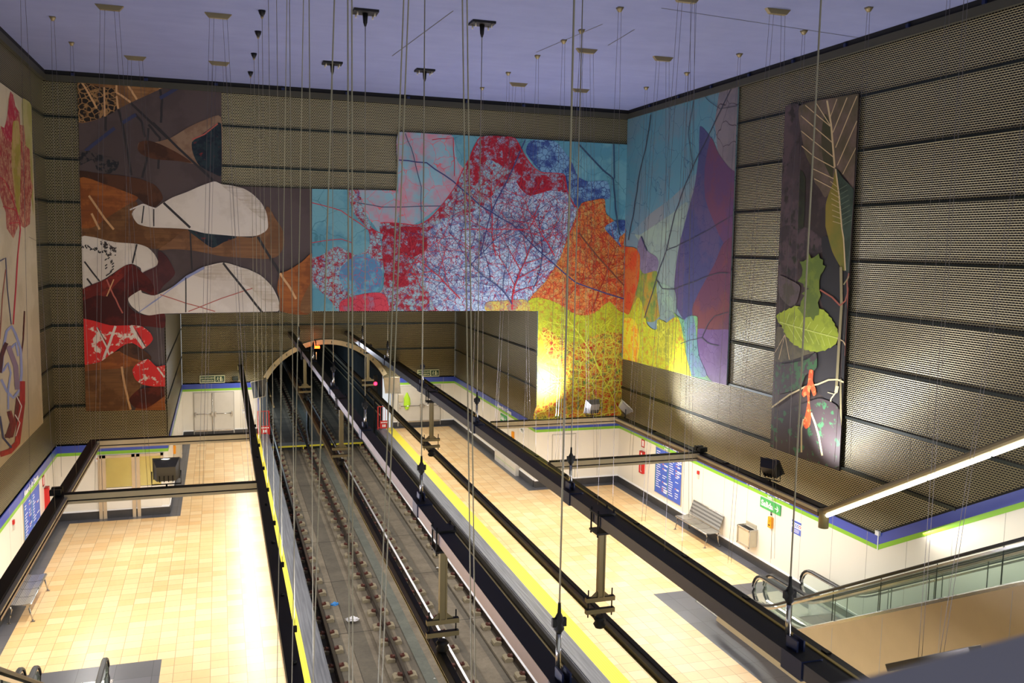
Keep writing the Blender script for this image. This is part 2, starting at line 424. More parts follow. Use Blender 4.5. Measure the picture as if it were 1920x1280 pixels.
# cream arch ring
b = MB(); A0, A1 = arch(.0), arch(.22)
for i in range(len(A0)-1):
    q = [(A0[i][0], YP-.05, A0[i][1]), (A1[i][0], YP-.05, A1[i][1]), (A1[i+1][0], YP-.05, A1[i+1][1]), (A0[i+1][0], YP-.05, A0[i+1][1])]
    b.prism(q, (0, .5, 0), plain('cream_arch_lining', (232, 212, 168), .6, 0, .15, 2))
    if i % 3 == 0: b.obox(Vector(q[0])+(Vector(q[1])-Vector(q[0]))*.5, (1, 0, 0), (0, 1, 0), (0, 0, 1), .012, .02, .05, SEAM)
struct(b.build('trim_4'))
# tunnel tube behind
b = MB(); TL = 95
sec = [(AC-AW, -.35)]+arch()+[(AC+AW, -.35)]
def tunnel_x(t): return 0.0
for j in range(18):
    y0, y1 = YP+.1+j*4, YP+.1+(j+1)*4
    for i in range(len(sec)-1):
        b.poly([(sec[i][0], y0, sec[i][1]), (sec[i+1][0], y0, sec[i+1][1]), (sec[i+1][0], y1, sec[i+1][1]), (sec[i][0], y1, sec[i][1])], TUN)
    if j % 2 == 0:
        pass
b.poly([(AC-AW, YP+72, -.4), (AC+AW, YP+72, -.4), (AC+AW, YP+72, 5.2), (AC-AW, YP+72, 5.2)], BLACK)  # black sheet closing the tunnel, painted in place of its darkness
struct(b.build('wall_tunnel'))
b = MB(); b.tube((AC-AW+.25, YP, 2.2), (AC-AW+.25, YP+60, 2.2), .05, KHAKI); b.tube((AC-AW+.12, YP, 2.7), (AC-AW+.12, YP+60, 2.7), .04, KHAKI)
for z in (1.6, 2.0, 2.4): b.tube((AC+AW-.12, YP+.1, z), (AC+AW-.12, YP+60, z), .03, CABLE)
tag(b.build('tunnel_pipes'), 'grey cable pipes running along the dark tunnel walls', 'pipes')

# ------------------------------------------------------------ lower white walls with the blue and green band
def lower_wall(name, p0, p1, nrm, skip=(), joints=1.22):
    """face runs p0 -> p1 (xy), nrm points into the hall"""
    p0, p1, nrm = Vector((*p0, 0)), Vector((*p1, 0)), Vector((*nrm, 0)); d = p1-p0; L = d.length; d.normalize(); b = MB()
    def strip(a, c, z0, z1, out, m):
        q = p0+d*a+nrm*out; r = p0+d*c+nrm*out
        b.prism([(q.x, q.y, z0), (r.x, r.y, z0), (r.x, r.y, z1), (q.x, q.y, z1)], tuple(-nrm*(.12+out)), m)
    strip(0, L, ZP, ZBB, .015, BASEB); strip(0, L, ZBB, ZBB+.05, .02, WHT)
    strip(0, L, ZBB+.05, ZGB, 0, WHITE); strip(0, L, ZGB, ZGB+.1, .004, GREEN); strip(0, L, ZGB+.1, ZBT, .008, BLUE); strip(0, L, ZBT, ZBT+.05, -.02, BLACK)
    x = joints
    while x < L-.3:
        if not any(s0 < x < s1 for s0, s1 in skip): strip(x-.006, x+.006, ZBB+.05, ZGB, .002, JOINT)
        strip(x-.004, x+.004, ZGB, ZBT, .011, JOINT); x += joints
    return struct(b.build(name))
lower_wall('wall_left_lower', (XL, 0), (XL, YB), (1, 0))
lower_wall('wall_back_left_lower', (XL, YB), (XOL, YB), (0, -1), skip=((1.0, 3.1),))
lower_wall('wall_recess_left_lower', (XOL, YB+.125), (XOL, YP), (1, 0))
lower_wall('wall_recess_back_left_lower', (XOL, YP), (1.55, YP), (0, -1), skip=((.3, 2.4),))
lower_wall('wall_recess_back_right_lower', (7.72, YP), (XOR, YP), (0, -1), skip=((.2, 2.4),))
lower_wall('wall_recess_right_lower', (XOR, YP), (XOR, YB+.125), (-1, 0))
lower_wall('wall_back_right_lower', (XOR, YB), (XR, YB), (0, -1), skip=((.2, 2.2),))
b = MB()
def rw(y0, y1, z0, z1, out, m): b.box(XR-out, XR+.12, y0, y1, z0, z1, m)
rw(YC, YB, ZP, ZBB, .015, BASEB); rw(YC, YB, ZBB, ZBB+.05, .02, WHT); rw(YC, YB, ZBB+.05, ZGB, 0, WHITE)
rw(YC, YB, ZGB, ZGB+.1, .004, GREEN); rw(YC, YB, ZGB+.1, ZBT, .008, BLUE); rw(YC, YB, ZBT, ZBT+.05, -.01, BLACK)
def slope_strip(o0, o1, out, m, z_at=None):
    y0 = 1.0; q = [(XR-out, YC, o0), (XR-out, YC, o1), (XR-out, y0, o1+SL*(YC-y0)), (XR-out, y0, o0+SL*(YC-y0) if z_at is None else z_at)]
    b.prism(q, (.12+out, 0, 0), m)
slope_strip(ZP, ZGB, 0, WHITE, ZP); slope_strip(ZGB, ZGB+.12, .004, GREEN); slope_strip(ZGB+.12, ZBT+.05, .008, BLUE); slope_strip(ZBT+.05, ZBT+.10, -.005, BLACK)
b.box(XR-.02, XR, YC-.012, YC+.012, ZGB, ZBT+.03, WHT); b.box(XR-.06, XR, YC-.06, YC+.06, ZBT+.02, ZBT+.12, WHT)
y = YB-1.22
while y > 3:
    top = ZGB if y > YC else ZGB+SL*(YC-y)
    b.box(XR-.002, XR, y-.006, y+.006, ZBB+.05, top, JOINT)
    if y > YC: b.box(XR-.011, XR, y-.004, y+.004, ZGB, ZBT, JOINT)
    y -= 1.22
struct(b.build('wall_right_lower'))

# ------------------------------------------------------------ floors
W = .33
def floor(name, rects):
    b = MB()
    for x0, x1, y0, y1, m in rects: b.box(x0, x1, y0, y1, ZP-.12, ZP, m)
    return struct(b.build(name))
YE = 19.18
floor('floor_left', [(1.60, EL, 0, YP, EDGE), (1.20, 1.60, 0, YP, YEL), (-1.27, 1.20, 0, YP-W, TILE), (XOL, -1.27, YE, YP-W, TILE), (XOL, 1.2, YP-W, YP, DTILE),
    (XOL, XOL+W, YB-W, YP-W, DTILE)][:4]+[(XOL, 1.2, YP-W, YP, DTILE), (XL+W, XOL, YE, YB-W, TILE), (XL, XL+W, YE, YB, DTILE), (XL+W, XOL+W, YB-W, YB, DTILE), (XL, -1.27, 0, YE, DTILE)])
b = MB(); b.box(XOL, XOL+W, YB-W, YP, ZP, ZP+.004, DTILE); struct(b.build('floor_border_left'))
YE2, XE2 = 19.6, 10.3
floor('floor_right', [(ER, 7.35, 0, YP, EDGE), (7.35, 7.73, 0, YP, YEL), (7.73, XE2, 0, YP-W, TILE), (XE2, XOR-W, YE2, YP-W, TILE), (XOR-W, XOR, YB-W, YP, DTILE), (7.73, XOR-W, YP-W, YP, DTILE),
    (XOR-W, XR-W, YE2, YB-W, TILE), (XR-W, XR, YE2, YB, DTILE), (XOR, XR-W, YB-W, YB, DTILE), (XE2, XR, 0, YE2, DTILE)])
# platform edges seen from the trench
for nm, x0, x1 in (('wall_trench_left', EL-.12, EL-.06), ('wall_trench_right', ER+.06, ER+.12)):
    b = MB(); b.box(x0, x1, 0, YP, -.4, ZP-.12, DARKC); 
    if nm.endswith('right'):
        b.box(ER-.02, ER+.06, 0, YP, ZP-.12, ZP-.02, EDGE)
        b.tube((ER, 0, .62), (ER, YP, .62), .03, KHAKI); b.tube((ER+.02, 0, .5), (ER+.02, YP, .5), .02, TEAL)
    struct(b.build(nm))
# trackbed
RX = [2.439, 3.885, 5.142, 6.587]
b = MB(); zb = -.17
prof = [(1.9, -.30, DARKC), (2.22, -.17, CONC2), (2.78, -.17, CONC), (2.95, -.23, CONC2), (3.38, -.23, CONC), (3.55, -.17, CONC), (4.12, -.17, CONC2), (4.30, -.15, TEAL), (4.56, -.15, CONC), (4.82, -.17, CONC),
        (5.42, -.17, CONC2), (5.60, -.23, CONC), (6.05, -.23, CONC2), (6.22, -.17, CONC), (6.78, -.17, DARKC), (7.1, -.30, DARKC)]
for i in range(len(prof)-1):
    (x0, z0, m), (x1, z1, _) = prof[i], prof[i+1]
    b.box(x0, x1, 0, 113, z0-.1, z0, m)
y = 4.
while y < 60:
    b.box(2.3, 6.7, y-.008, y+.008, -.17, -.166, DARKC); y += 3.6
struct(b.build('floor_trackbed'))

# ------------------------------------------------------------ running rails
names = ['leftmost running rail, beside the left platform wall', 'second running rail from the left platform', 'third running rail from the left, with a bright polished head', 'rightmost running rail, beside the right platform wall']
fast = MB()
fast.prism([(-.27, -.13, -.17), (-.07, -.13, -.17), (-.07, -.13, -.10), (-.22, -.13, -.07), (-.27, -.13, -.10)], (0, .26, 0), PAD); fast.prism([(.07, -.13, -.17), (.27, -.13, -.17), (.27, -.13, -.10), (.22, -.13, -.07), (.07, -.13, -.10)], (0, .26, 0), PAD); fast.box(-.07, .07, -.13, .13, -.17, -.14, RAILS)
for sx in (-1, 1): fast.box(sx*.06, sx*.17, -.045, .045, -.10, -.04, CLIP); fast.lathe((sx*.14, 0, -.05), [(0, .022), (.035, .022), (.04, .012)], CLIP, 6)
fme = fast.data('rail_fastening')
for i, x in enumerate(RX):
    r = thing('running_rail', names[i], 'rail', (x, 20, 0))
    b = MB(); pr = [(-.062, -.14), (.062, -.14), (.062, -.125), (.012, -.11), (.012, -.04), (.036, -.03), (.036, -.004), (-.036, -.004), (-.036, -.03), (-.012, -.04), (-.012, -.11), (-.062, -.125)]
    b.sweep([(x, 3, 0), (x, 110, 0)], RAILS, prof=pr)
    b.build('rail_web', r)
    b = MB(); b.box(x-.030, x+.030, 3, 110, -.006, 0, RAILT if i in (2, 3) else plain('worn_rail_head', (112, 104, 92), .3, .8)); b.build('rail_head', r)
    k = 0; y = 9.0+.1*i
    while y < 66 and k < 74:
        o = bpy.data.objects.new('rail_fastening', fme); COL.objects.link(o); o.parent = r; o.location = (0, y-20, 0); y += .925; k += 1
# switch rails crossing just inside the tunnel
b = MB(); b.sweep([(3.98, 43.5, .01), (4.2, 47, .01), (5.04, 56, .01)], RAILT, prof=[(-.03, -.12), (.03, -.12), (.03, 0), (-.03, 0)])
tag(b.build('crossover_rail'), 'bright crossover rail curving between the two tracks inside the tunnel', 'rail')
# walkway across the tracks
wy0, wy1 = onZ(600, 826, .05).y, onZ(600, 833, .05).y
yw = (wy0+wy1)/2
cw = thing('track_crossing', 'grey boards with yellow edges laid across both tracks before the tunnel', 'crossing', (4.5, yw, 0))
for x0, x1 in ((2.02, 2.33), (2.52, 3.80), (3.97, 4.62), (4.72, 5.05), (5.22, 6.5), (6.66, 6.95)):
    b = MB(); b.box(x0, x1, yw-.35, yw+.35, .00, .05, plain('grey_walkway_board', (108, 108, 104), .7)); b.box(x0, x1, yw-.39, yw-.35, -.02, .055, YEL)
    for xx in (x0+.1, x1-.14): b.box(xx, xx+.04, yw-.39, yw-.36, -.15, -.02, YEL)
    b.build('walkway_board', cw)
# rubbish between the rails
def bag(name, u, v, m, label, s):
    p = onZ(u, v, -.17); b = MB(); me = bpy.data.meshes.new(name); bm = bmesh.new(); bmesh.ops.create_icosphere(bm, subdivisions=3, radius=1)
    rnd = random.Random(u)
    ph = [rnd.uniform(0, 6) for _ in range(6)]
    for vv in bm.verts:
        c = vv.co; k = 1+.22*math.sin(5*c.x+ph[0])*math.cos(4*c.y+ph[1])+.14*math.sin(9*c.y+ph[2]+7*c.z)
        c.x *= k*s; c.y *= k*s*.75; c.z = max(c.z*k*s*.5, -.02*s)+.02*s
    bm.to_mesh(me); bm.free(); me.materials.append(m)
    for f in me.polygons: f.use_smooth = False
    o = bpy.data.objects.new(name, me); COL.objects.link(o); o.location = p; return tag(o, label, 'litter')
bag('crumpled_bag', 660, 1162, plain('white_plastic', (232, 230, 232), .5), 'crumpled white plastic bag lying between the rails of the left track', .16)
bag('crumpled_bag', 628, 1133, plain('sky_blue_plastic', (58, 140, 214), .5), 'small crumpled blue plastic bag near the leftmost rail', .11)
bag('paper_scrap', 815, 1273, plain('white_paper', (225, 222, 214), .8), 'small white paper scrap on the drain cover between the tracks', .045)
bag('paper_scrap', 820, 1064, plain('white_paper', (225, 222, 214), .8), 'white paper scrap inside the right track near a rail', .04)

# ------------------------------------------------------------ overhead beams, droppers, conductor rails
def overhead(x, label, dys, topm):
    r = thing('overhead_support_beam', label, 'beam', (x, 20, 5.5))
    b = MB(); y = 4.0; n = 0; segs = [4.0, 7.35, 13.6, 19.45, 25.3, 31.2, 37.0, YP]
    for y0, y1 in zip(segs[:-1], segs[1:]): b.box(x-.11, x+.11, y0+.01, y1-.01, 5.45, 5.62, topm, top=TBEAM)
    b.build('beam', r)
    for y in segs[1:-1]:
        b = MB(); b.box(x-.125, x+.125, y-.17, y+.17, 5.43, 5.635, NAVY, top=TBEAM)
        b.box(x-.05, x-.03, y+.02, y+.2, 5.63, 5.75, NAVY); b.box(x+.03, x+.05, y+.02, y+.2, 5.63, 5.75, NAVY); b.build('joint_sleeve', r)
    for y in dys:
        b = MB(); b.box(x-.035, x+.035, y-.03, y+.03, 4.28, 5.32, KHAKI)
        b.box(x-.055, x-.035, y-.045, y+.045, 4.28, 5.32, KHAKI); b.box(x+.035, x+.055, y-.045, y+.045, 4.28, 5.32, KHAKI)
        b.prism([(x-.16, y-.01, 4.28), (x-.05, y-.01, 4.28), (x-.05, y-.01, 4.38)], (0, .02, 0), KHAKI); b.prism([(x+.16, y-.01, 4.28), (x+.05, y-.01, 4.28), (x+.05, y-.01, 4.38)], (0, .02, 0), KHAKI)
        po = b.build('dropper_post', r)
        b = MB()
        b.box(x-.15, x+.15, y-.16, y+.16, 5.62, 5.65, TBEAM); b.box(x-.15, x+.15, y-.16, y+.16, 5.32, 5.35, TBEAM)
        for sx in (-1, 1):
            for sy in (-1, 1): b.tube((x+sx*.13, y+sy*.13, 5.28), (x+sx*.13, y+sy*.13, 5.7), .014, TBEAM, 6)
        b.build('clamp_plate', po)
        b = MB(); b.box(x-.24, x+.24, y-.04, y+.04, 4.21, 4.28, KHAKI, top=TBEAM); b.box(x-.24, x+.24, y-.04, y+.04, 4.02, 4.09, KHAKI, top=TBEAM)
        for sx in (-1, 1): b.tube((x+sx*.20, y, 3.96), (x+sx*.20, y, 4.40), .011, TBEAM, 6)
        b.lathe((x, y, 3.78), [(0, .07), (.05, .1), (.1, .07), (.14, .1), (.18, .06)], TBEAM, 10)
        b.build('crossarm', po)
    return r
overhead(3.01, 'long dark steel beam hung on cables above the left track', (12.2, 23.6, 34.2), TSIDE)
overhead(5.57, 'long dark steel beam hung on cables above the right track', (12.35, 24.1, 35.4), plain('blue_grey_steel', (74, 76, 92), .3, .6, .1))
def conductor(xa, label):
    r = thing('overhead_conductor_rail', label, 'rail', (xa, 20, 3.7))
    b = MB(); pr = [(-.045, 0), (-.02, 0), (-.035, .10), (-.08, .11), (-.08, .125), (.08, .125), (.08, .11), (.035, .10), (.02, 0), (.045, 0), (.045, -.02), (-.045, -.02)]
    b.sweep([(xa, 4, 3.65), (xa, 95, 3.65)], plain('khaki_aluminium_profile', (120, 108, 76), .4, .6), prof=pr); b.build('profile', r)
    b = MB(); b.box(xa+.005, xa+.085, 4, 95, 3.776, 3.79, TBEAM); b.build('cover_strip', r)
conductor(2.96, 'rigid overhead power rail clamped under the beam above the left track')
conductor(5.80, 'rigid overhead power rail clamped under the beam above the right track')

# ------------------------------------------------------------ lighting frames
ZF = 4.1
def bar(b, p, q, wd, ht, top=TBEAM, side=ALU):
    p, q = Vector(p), Vector(q); d = (q-p).normalized(); s = Vector((0, 0, 1)).cross(d).normalized(); up = d.cross(s)
    c = (p+q)/2; L = (q-p).length/2
    b.obox(c+up*.075, d, s, up, L, wd/2-.01, .015, top); b.obox(c-up*.0, d, s, up, L, wd/2, .06, side); b.obox(c-up*.075, d, s, up, L, wd/2-.012, .015, top); b.obox(c-up*.12, d, s, up, L, wd/2, .03, side)
def clampbox(b, x, y):
    b.box(x-.12, x+.10, y-.16, y-.04, ZF+.08, ZF+.2, TBEAM); b.box(x-.12, x+.10, y+.06, y+.18, ZF+.08, ZF+.2, TBEAM); b.tube((x-.05, y-.1, ZF+.12), (x-.05, y+.12, ZF+.12), .04, ALU)
lf = thing('hanging_light_frame', 'dark hanging light frame over the left platform', 'light frame', (-1, 20, ZF))
b = MB(); b.box(.74, .94, 4, YP, ZF-.1, ZF+.06, TBEAM); b.box(.70, .74, YP-.5, YP-.3, ZF-.1, ZF+.08, CREAM); b.box(.94, .98, YP-.5, YP-.3, ZF-.1, ZF+.08, CREAM)
for y in (9, 11.6, 14, 16.6, 19.1, 23.5, 26.1): b.lathe((.86, y, ZF+.06), [(0, .03), (.03, .03), (.05, .015)], RUBBER, 8)
b.build('main_beam', lf)
b = MB(); b.box(-3.47, -3.27, 14.6, 26.7, ZF-.02, ZF+.06, TBEAM); b.box(-3.27, -3.20, 14.6, 26.6, ZF-.04, ZF, ALU); b.box(-3.45, -3.23, 14.6, 26.6, ZF-.09, ZF-.04, TBEAM); b.box(-3.45, -3.20, 14.6, 26.6, ZF-.14, ZF-.09, TSIDE); b.build('side_rail', lf)
for y in (26.5, 21.0):
    b = MB(); bar(b, (-3.27, y, ZF), (.75, y, ZF), .13, .2); b.build('cross_bar', lf)
b = MB(); clampbox(b, -3.42, 21.0); b.build('corner_coupling', lf)
rf = thing('hanging_light_frame', 'dark hanging light frame over the right platform', 'light frame', (10, 20, ZF))
b = MB(); b.box(7.73, 8.03, 4, YP, ZF-.1, ZF+.04, TBEAM); b.box(7.83, 7.88, 4, 38.5, ZF+.03, ZF+.055, plain('ochre_gasket', (150, 128, 62), .5)); b.build('main_beam', rf)
b = MB()
for y in range(8, 40, 2): b.box(7.91, 7.99, y-.1, y+.02, ZF+.04, ZF+.07, RUBBER)
b.box(7.64, 7.73, YP-.35, YP-.15, ZF-.1, ZF+.1, CREAM); b.build('bracket_set', rf)
b = MB(); b.box(12.36, 12.56, 15.95, 26.6, ZF, ZF+.06, TBEAM); b.box(12.28, 12.36, 15.95, 26.5, ZF-.05, ZF+.02, ALU); b.box(12.3, 12.52, 15.95, 26.5, ZF-.14, ZF-.07, TSIDE)
for y in (17.9, 20, 24.1): b.box(12.40, 12.52, y-.1, y+.02, ZF+.06, ZF+.09, RUBBER)
b.build('side_rail', rf)
for y in (26.5, 21.2):
    b = MB(); bar(b, (8.03, y, ZF), (12.36, y, ZF), .13, .2); b.build('cross_bar', rf)
b = MB(); clampbox(b, 12.5, 21.3); b.build('corner_coupling', rf)
b = MB(); b.lathe((12.4, 15.87, 3.72), [(0, .11), (.38, .11), (.42, .09)], KHAKI, 16); b.build('end_cylinder', rf)
p, q = Vector((12.4, 15.8, 4.10)), Vector((12.4, 6.5, 4.10+9.3*.556))
b = MB(); b.sweep([p, q], KHAKI, prof=[(.09*math.cos(a*math.pi/6), .09*math.sin(a*math.pi/6)) for a in range(12)]); b.build('sloping_housing', rf)
d = (q-p).normalized()
for k in range(6):
    a = p+d*(.12+k*1.58)+Vector((-.05, 0, -.115)); c = a+d*1.5
    b = MB(); b.tube(a, c, .04, TUBE, 10); b.build('fluorescent_tube', rf)

# ------------------------------------------------------------ floodlights
def flood(loc, aim, label, m, big=1.0):
    r = thing('floodlight', label, 'floodlight', loc); loc = Vector(loc); a = (Vector(aim)-loc).normalized()
    s = a.cross(Vector((0, 0, 1))).normalized(); u = s.cross(a); c = loc+Vector((0, 0, .32*big)); k = big
    b = MB(); hw, hh = .24*k, .22*k
    fr = [c+s*x*hw+u*y*hh+a*.10*k for x, y in ((-1, -1), (1, -1), (1, 1), (-1, 1))]; bk = [c+s*x*hw*.72+u*y*hh*.72-a*.12*k for x, y in ((-1, -1), (1, -1), (1, 1), (-1, 1))]
    b.poly(bk[::-1], m)
    for i in range(4): j = (i+1) % 4; b.poly([fr[i], fr[j], bk[j], bk[i]][::-1], m)
    b.sweep([f for f in fr], m, prof=[(-.015, -.02), (.015, -.02), (.015, .02), (-.015, .02)], closed=True, up=a)
    for i in range(4): b.obox(c+s*(-.12+.08*i)*k-a*.13*k-u*.1*k, s, u, a, .01, .06*k, .02, BLACK)
    b.build('housing', r)
    b = MB(); b.poly([c+s*x*hw*.95+u*y*hh*.95+a*.09*k for x, y in ((-1, -1), (1, -1), (1, 1), (-1, 1))], glow('floodlight_lens', (255, 246, 230), 3)); b.build('lens', r)
    b = MB(); b.sweep([c+s*hw*1.1, c+s*hw*1.1-Vector((0, 0, .26*k)), c-s*hw*1.1-Vector((0, 0, .26*k)), c-s*hw*1.1], TBEAM, r=.015, n=6); b.tube(loc-Vector((0, 0, .02)), c-Vector((0, 0, .26*k)), .02, TBEAM); b.build('bracket', r)
flood((-1.2, 21.0, 4.18), (-1.4, 29.7, 7.0), 'grey floodlight standing on the near cross bar over the left platform', plain('grey_housing', (92, 88, 78), .5), 1.15)
flood((11.5, 26.5, 4.18), (11.0, 29.7, 5.0), 'grey floodlight facing the bright yellow leaf of the mural', plain('pale_grey_housing', (120, 115, 104), .5))
flood((12.5, 26.2, 4.18), (14.2, 25.6, 6.2), 'grey floodlight at the frame corner, tilted toward the right cladding', plain('pale_grey_housing', (120, 115, 104), .5))
flood((12.5, 18.05, 4.16), (14.2, 18.9, 5.6), 'black floodlight on the side rail above the exit sign', plain('black_housing', (34, 31, 27), .4))

# ------------------------------------------------------------ murals
C1, C4, C2, C5, C3, C6 = (0, 0, 3), (0, 427, 3), (640, 0, 3), (640, 427, 3), (1280, 0, 3), (1280, 427, 3)
def px(c, pts): return [(c[0]+p[0]/c[2], c[1]+p[1]/c[2]) for p in pts]
def smooth(pts, n=4):
    L = len(pts); out = []
    for i in range(L):
        p0, p1, p2, p3 = pts[i-1], pts[i], pts[(i+1) % L], pts[(i+2) % L]
        m1 = ((p2[0]-p0[0])*.35, (p2[1]-p0[1])*.35); m2 = ((p3[0]-p1[0])*.35, (p3[1]-p1[1])*.35)
        d = math.hypot(p2[0]-p1[0], p2[1]-p1[1])
        for m_ in (0,):
            s1 = min(1, d/(math.hypot(*m1)+1e-6)); s2 = min(1, d/(math.hypot(*m2)+1e-6)); m1 = (m1[0]*s1, m1[1]*s1); m2 = (m2[0]*s2, m2[1]*s2)
        for k in range(n):
            t = k/n; h = (2*t**3-3*t**2+1, t**3-2*t**2+t, -2*t**3+3*t**2, t**3-t**2)
            out.append((h[0]*p1[0]+h[1]*m1[0]+h[2]*p2[0]+h[3]*m2[0], h[0]*p1[1]+h[1]*m1[1]+h[2]*p2[1]+h[3]*m2[1]))
    return out
def clip(poly, a, b_):
    """keep the part left of the directed line a->b (image frame, y down: keeps cross >= 0)"""
    out = []; f = lambda p: (b_[0]-a[0])*(p[1]-a[1])-(b_[1]-a[1])*(p[0]-a[0])
    for i in range(len(poly)):
        p, q = poly[i-1], poly[i]; fp, fq = f(p), f(q)
        if (fp >= 0) != (fq >= 0):
            t = fp/(fp-fq); out.append((p[0]+(q[0]-p[0])*t, p[1]+(q[1]-p[1])*t))
        if fq >= 0: out.append(q)
    return out
def clips(poly, lines):
    for a, c in lines:
        if len(poly) < 3: return []
        poly = clip(poly, a, c)
    return poly
class Mural:
    """a printed panel: its shapes are inlaid print layers a millimetre thick"""
    def __init__(s, proj, outline, base, thick, bounds=()):
        s.pj = proj; s.b = MB(); s.k = 0; s.bounds = bounds
        s.b.prism([proj(u, v, 0) for u, v in outline], thick, base)
        s.out = outline
    def shape(s, pts, m, sm=True, extra=()):
        if sm: pts = smooth(pts)
        pts = clips(pts, list(s.bounds)+list(extra))
        s.k += 1
        if len(pts) >= 3: s.b.poly([s.pj(u, v, .0012*s.k) for u, v in pts], m)
    def stroke(s, pts, wd, m, taper=None, jit=0):
        s.k += .2; n = len(pts)
        q = []
        for i in range(n-1):
            for k in range(3): t = k/3; q.append((pts[i][0]+(pts[i+1][0]-pts[i][0])*t+(random.uniform(-jit, jit) if k else 0), pts[i][1]+(pts[i+1][1]-pts[i][1])*t+(random.uniform(-jit, jit) if k else 0)))
        q.append(pts[-1]); n = len(q); lft = []; rgt = []
        for i, p in enumerate(q):
            a, c = q[max(i-1, 0)], q[min(i+1, n-1)]; dx, dy = c[0]-a[0], c[1]-a[1]; L = math.hypot(dx, dy) or 1
            wi = wd/2 if taper is None else (wd+(taper-wd)*i/(n-1))/2
            lft.append((p[0]-dy/L*wi, p[1]+dx/L*wi)); rgt.append((p[0]+dy/L*wi, p[1]-dx/L*wi))
        for i in range(n-1):
            qd = clips([lft[i], lft[i+1], rgt[i+1], rgt[i]], s.bounds)
            if len(qd) >= 3: s.b.poly([s.pj(u, v, .0012*s.k) for u, v in qd], m)
def inside(p, poly):
    c = False; j = len(poly)-1
    for i in range(len(poly)):
        (xi, yi), (xj, yj) = poly[i], poly[j]
        if (yi > p[1]) != (yj > p[1]) and p[0] < (xj-xi)*(p[1]-yi)/(yj-yi)+xi: c = not c
        j = i
    return c
def veins(mu, poly, start, ang, length, wd, m, depth=3, rnd=None):
    rnd = rnd or random.Random(1)
    pts = [start]; a = ang; n = max(3, int(length/14))
    for i in range(n):
        a += rnd.uniform(-.16, .16); p = (pts[-1][0]+math.cos(a)*length/n, pts[-1][1]+math.sin(a)*length/n)
        if not inside(p, poly): break
        pts.append(p)
        if depth > 0 and i > 0:
            sg = 1 if i % 2 else -1
            veins(mu, poly, p, a+sg*rnd.uniform(.6, 1.0), length*rnd.uniform(.35, .6), wd*.6, m, depth-1, rnd)
    if len(pts) > 1: mu.stroke(pts, wd, m, taper=wd*.4)
def leafmat(name, A, B, th=.5, nsc=3., V=None, vsc=4., vw=.05, C=None, cth=.6, streak=None, soft=.04, rough=.55, V2=None, v2sc=1.4, v2w=.02):
    t = NT(name); n = t.noise(nsc, 6, rough=.62)
    c = t.mix(t.step(n[0], th-soft, th+soft), lin(A), lin(B))
    if C: 
        n3 = t.noise(nsc*1.7+.37, 5); mp = t.n('ShaderNodeMapping'); mp.inputs['Location'].default_value = (7.3, 2.1, 4.4); t.link(t.pos(), mp.inputs[0]); t.link(mp.outputs[0], n3[0].node.inputs['Vector'])
        c = t.mix(t.step(n3[0], cth-soft, cth+soft), c, lin(C))
    if streak:
        mp = t.n('ShaderNodeMapping'); mp.inputs['Rotation'].default_value = (0, math.radians(streak[1]), math.radians(streak[1])); mp.inputs['Scale'].default_value = (.5, .5, 9); t.link(t.pos(), mp.inputs[0])
        s2 = t.noise(1.6, 4, mp.outputs[0]); c = t.mix(t.math('MULTIPLY', t.step(s2[0], .4, .7), .6), c, lin(streak[0]))
    for VV, sc, wdt in ((V, vsc, vw), (V2, v2sc, v2w)):
        if VV:
            dn = t.noise(sc*1.5, 2); ad = t.n('ShaderNodeVectorMath', operation='MULTIPLY_ADD'); t.link(dn[1], ad.inputs[0]); ad.inputs[1].default_value = (.45/sc,)*3; t.link(t.pos(), ad.inputs[2])
            vo = t.n('ShaderNodeTexVoronoi', feature='DISTANCE_TO_EDGE'); vo.inputs['Scale'].default_value = sc; t.link(ad.outputs[0], vo.inputs['Vector'])
            c = t.mix(t.step(vo.outputs['Distance'], wdt, wdt*.45), c, lin(VV))
    return t.fin(c, rough, 0, .25)
PJB = lambda u, v, o: onY(u, v, YB-.05-o)
PJR = lambda u, v, o: onX(u, v, XR-.05-o)
PJL = lambda u, v, o: onX(u, v, XL+.05+o)

# --- brown leaf mural (back wall, left)
BR = leafmat('print_mauve_brown', (78, 66, 64), (84, 72, 70), .5, .6)
out1 = [(145, 145), (415, 161), (415, 348), (585, 354), (585, 583), (308, 589), (310, 768), (161, 770)]
m1 = Mural(PJB, out1, BR, (0, .045, 0), bounds=[((145, 145), (415, 161)), ((161, 770), (145, 145)), ((585, 354), (585, 583))])
wood = leafmat('print_wood', (150, 108, 66), (122, 86, 52), .5, 1.4, streak=((100, 66, 38), 50))
holes = leafmat('print_skeleton', (160, 122, 76), (138, 100, 60), .5, 2, V=(158, 120, 76), vsc=5.5, vw=.09, C=(40, 34, 28), cth=.42)
tan = leafmat('print_tan', (142, 116, 92), (128, 100, 78), .5, 1.5)
orange = leafmat('print_orange_brown', (158, 92, 42), (132, 74, 36), .5, 1.6, streak=((112, 62, 32), 35))
brown = leafmat('print_brown', (124, 86, 50), (104, 68, 38), .5, 1.6, streak=((84, 56, 34), 60))
dkbrown = leafmat('print_dark_brown', (84, 52, 34), (64, 40, 28), .5, 1.2)
teal = leafmat('print_dark_teal', (36, 52, 56), (26, 34, 44), .5, 3, C=(110, 40, 40), cth=.66)
white = leafmat('print_paper_white', (214, 205, 190), (206, 196, 180), .5, .8)
whitev = leafmat('print_white_grain', (212, 204, 190), (200, 190, 172), .5, 2.5, streak=((168, 150, 126), 70))
dred = leafmat('print_dark_red', (84, 24, 20), (62, 18, 16), .5, 1.3)
mred = leafmat('print_mid_red', (124, 40, 30), (98, 30, 24), .5, 2.2, C=(60, 18, 16), cth=.62)
maroon = leafmat('print_maroon', (82, 42, 42), (70, 36, 38), .5, 1)
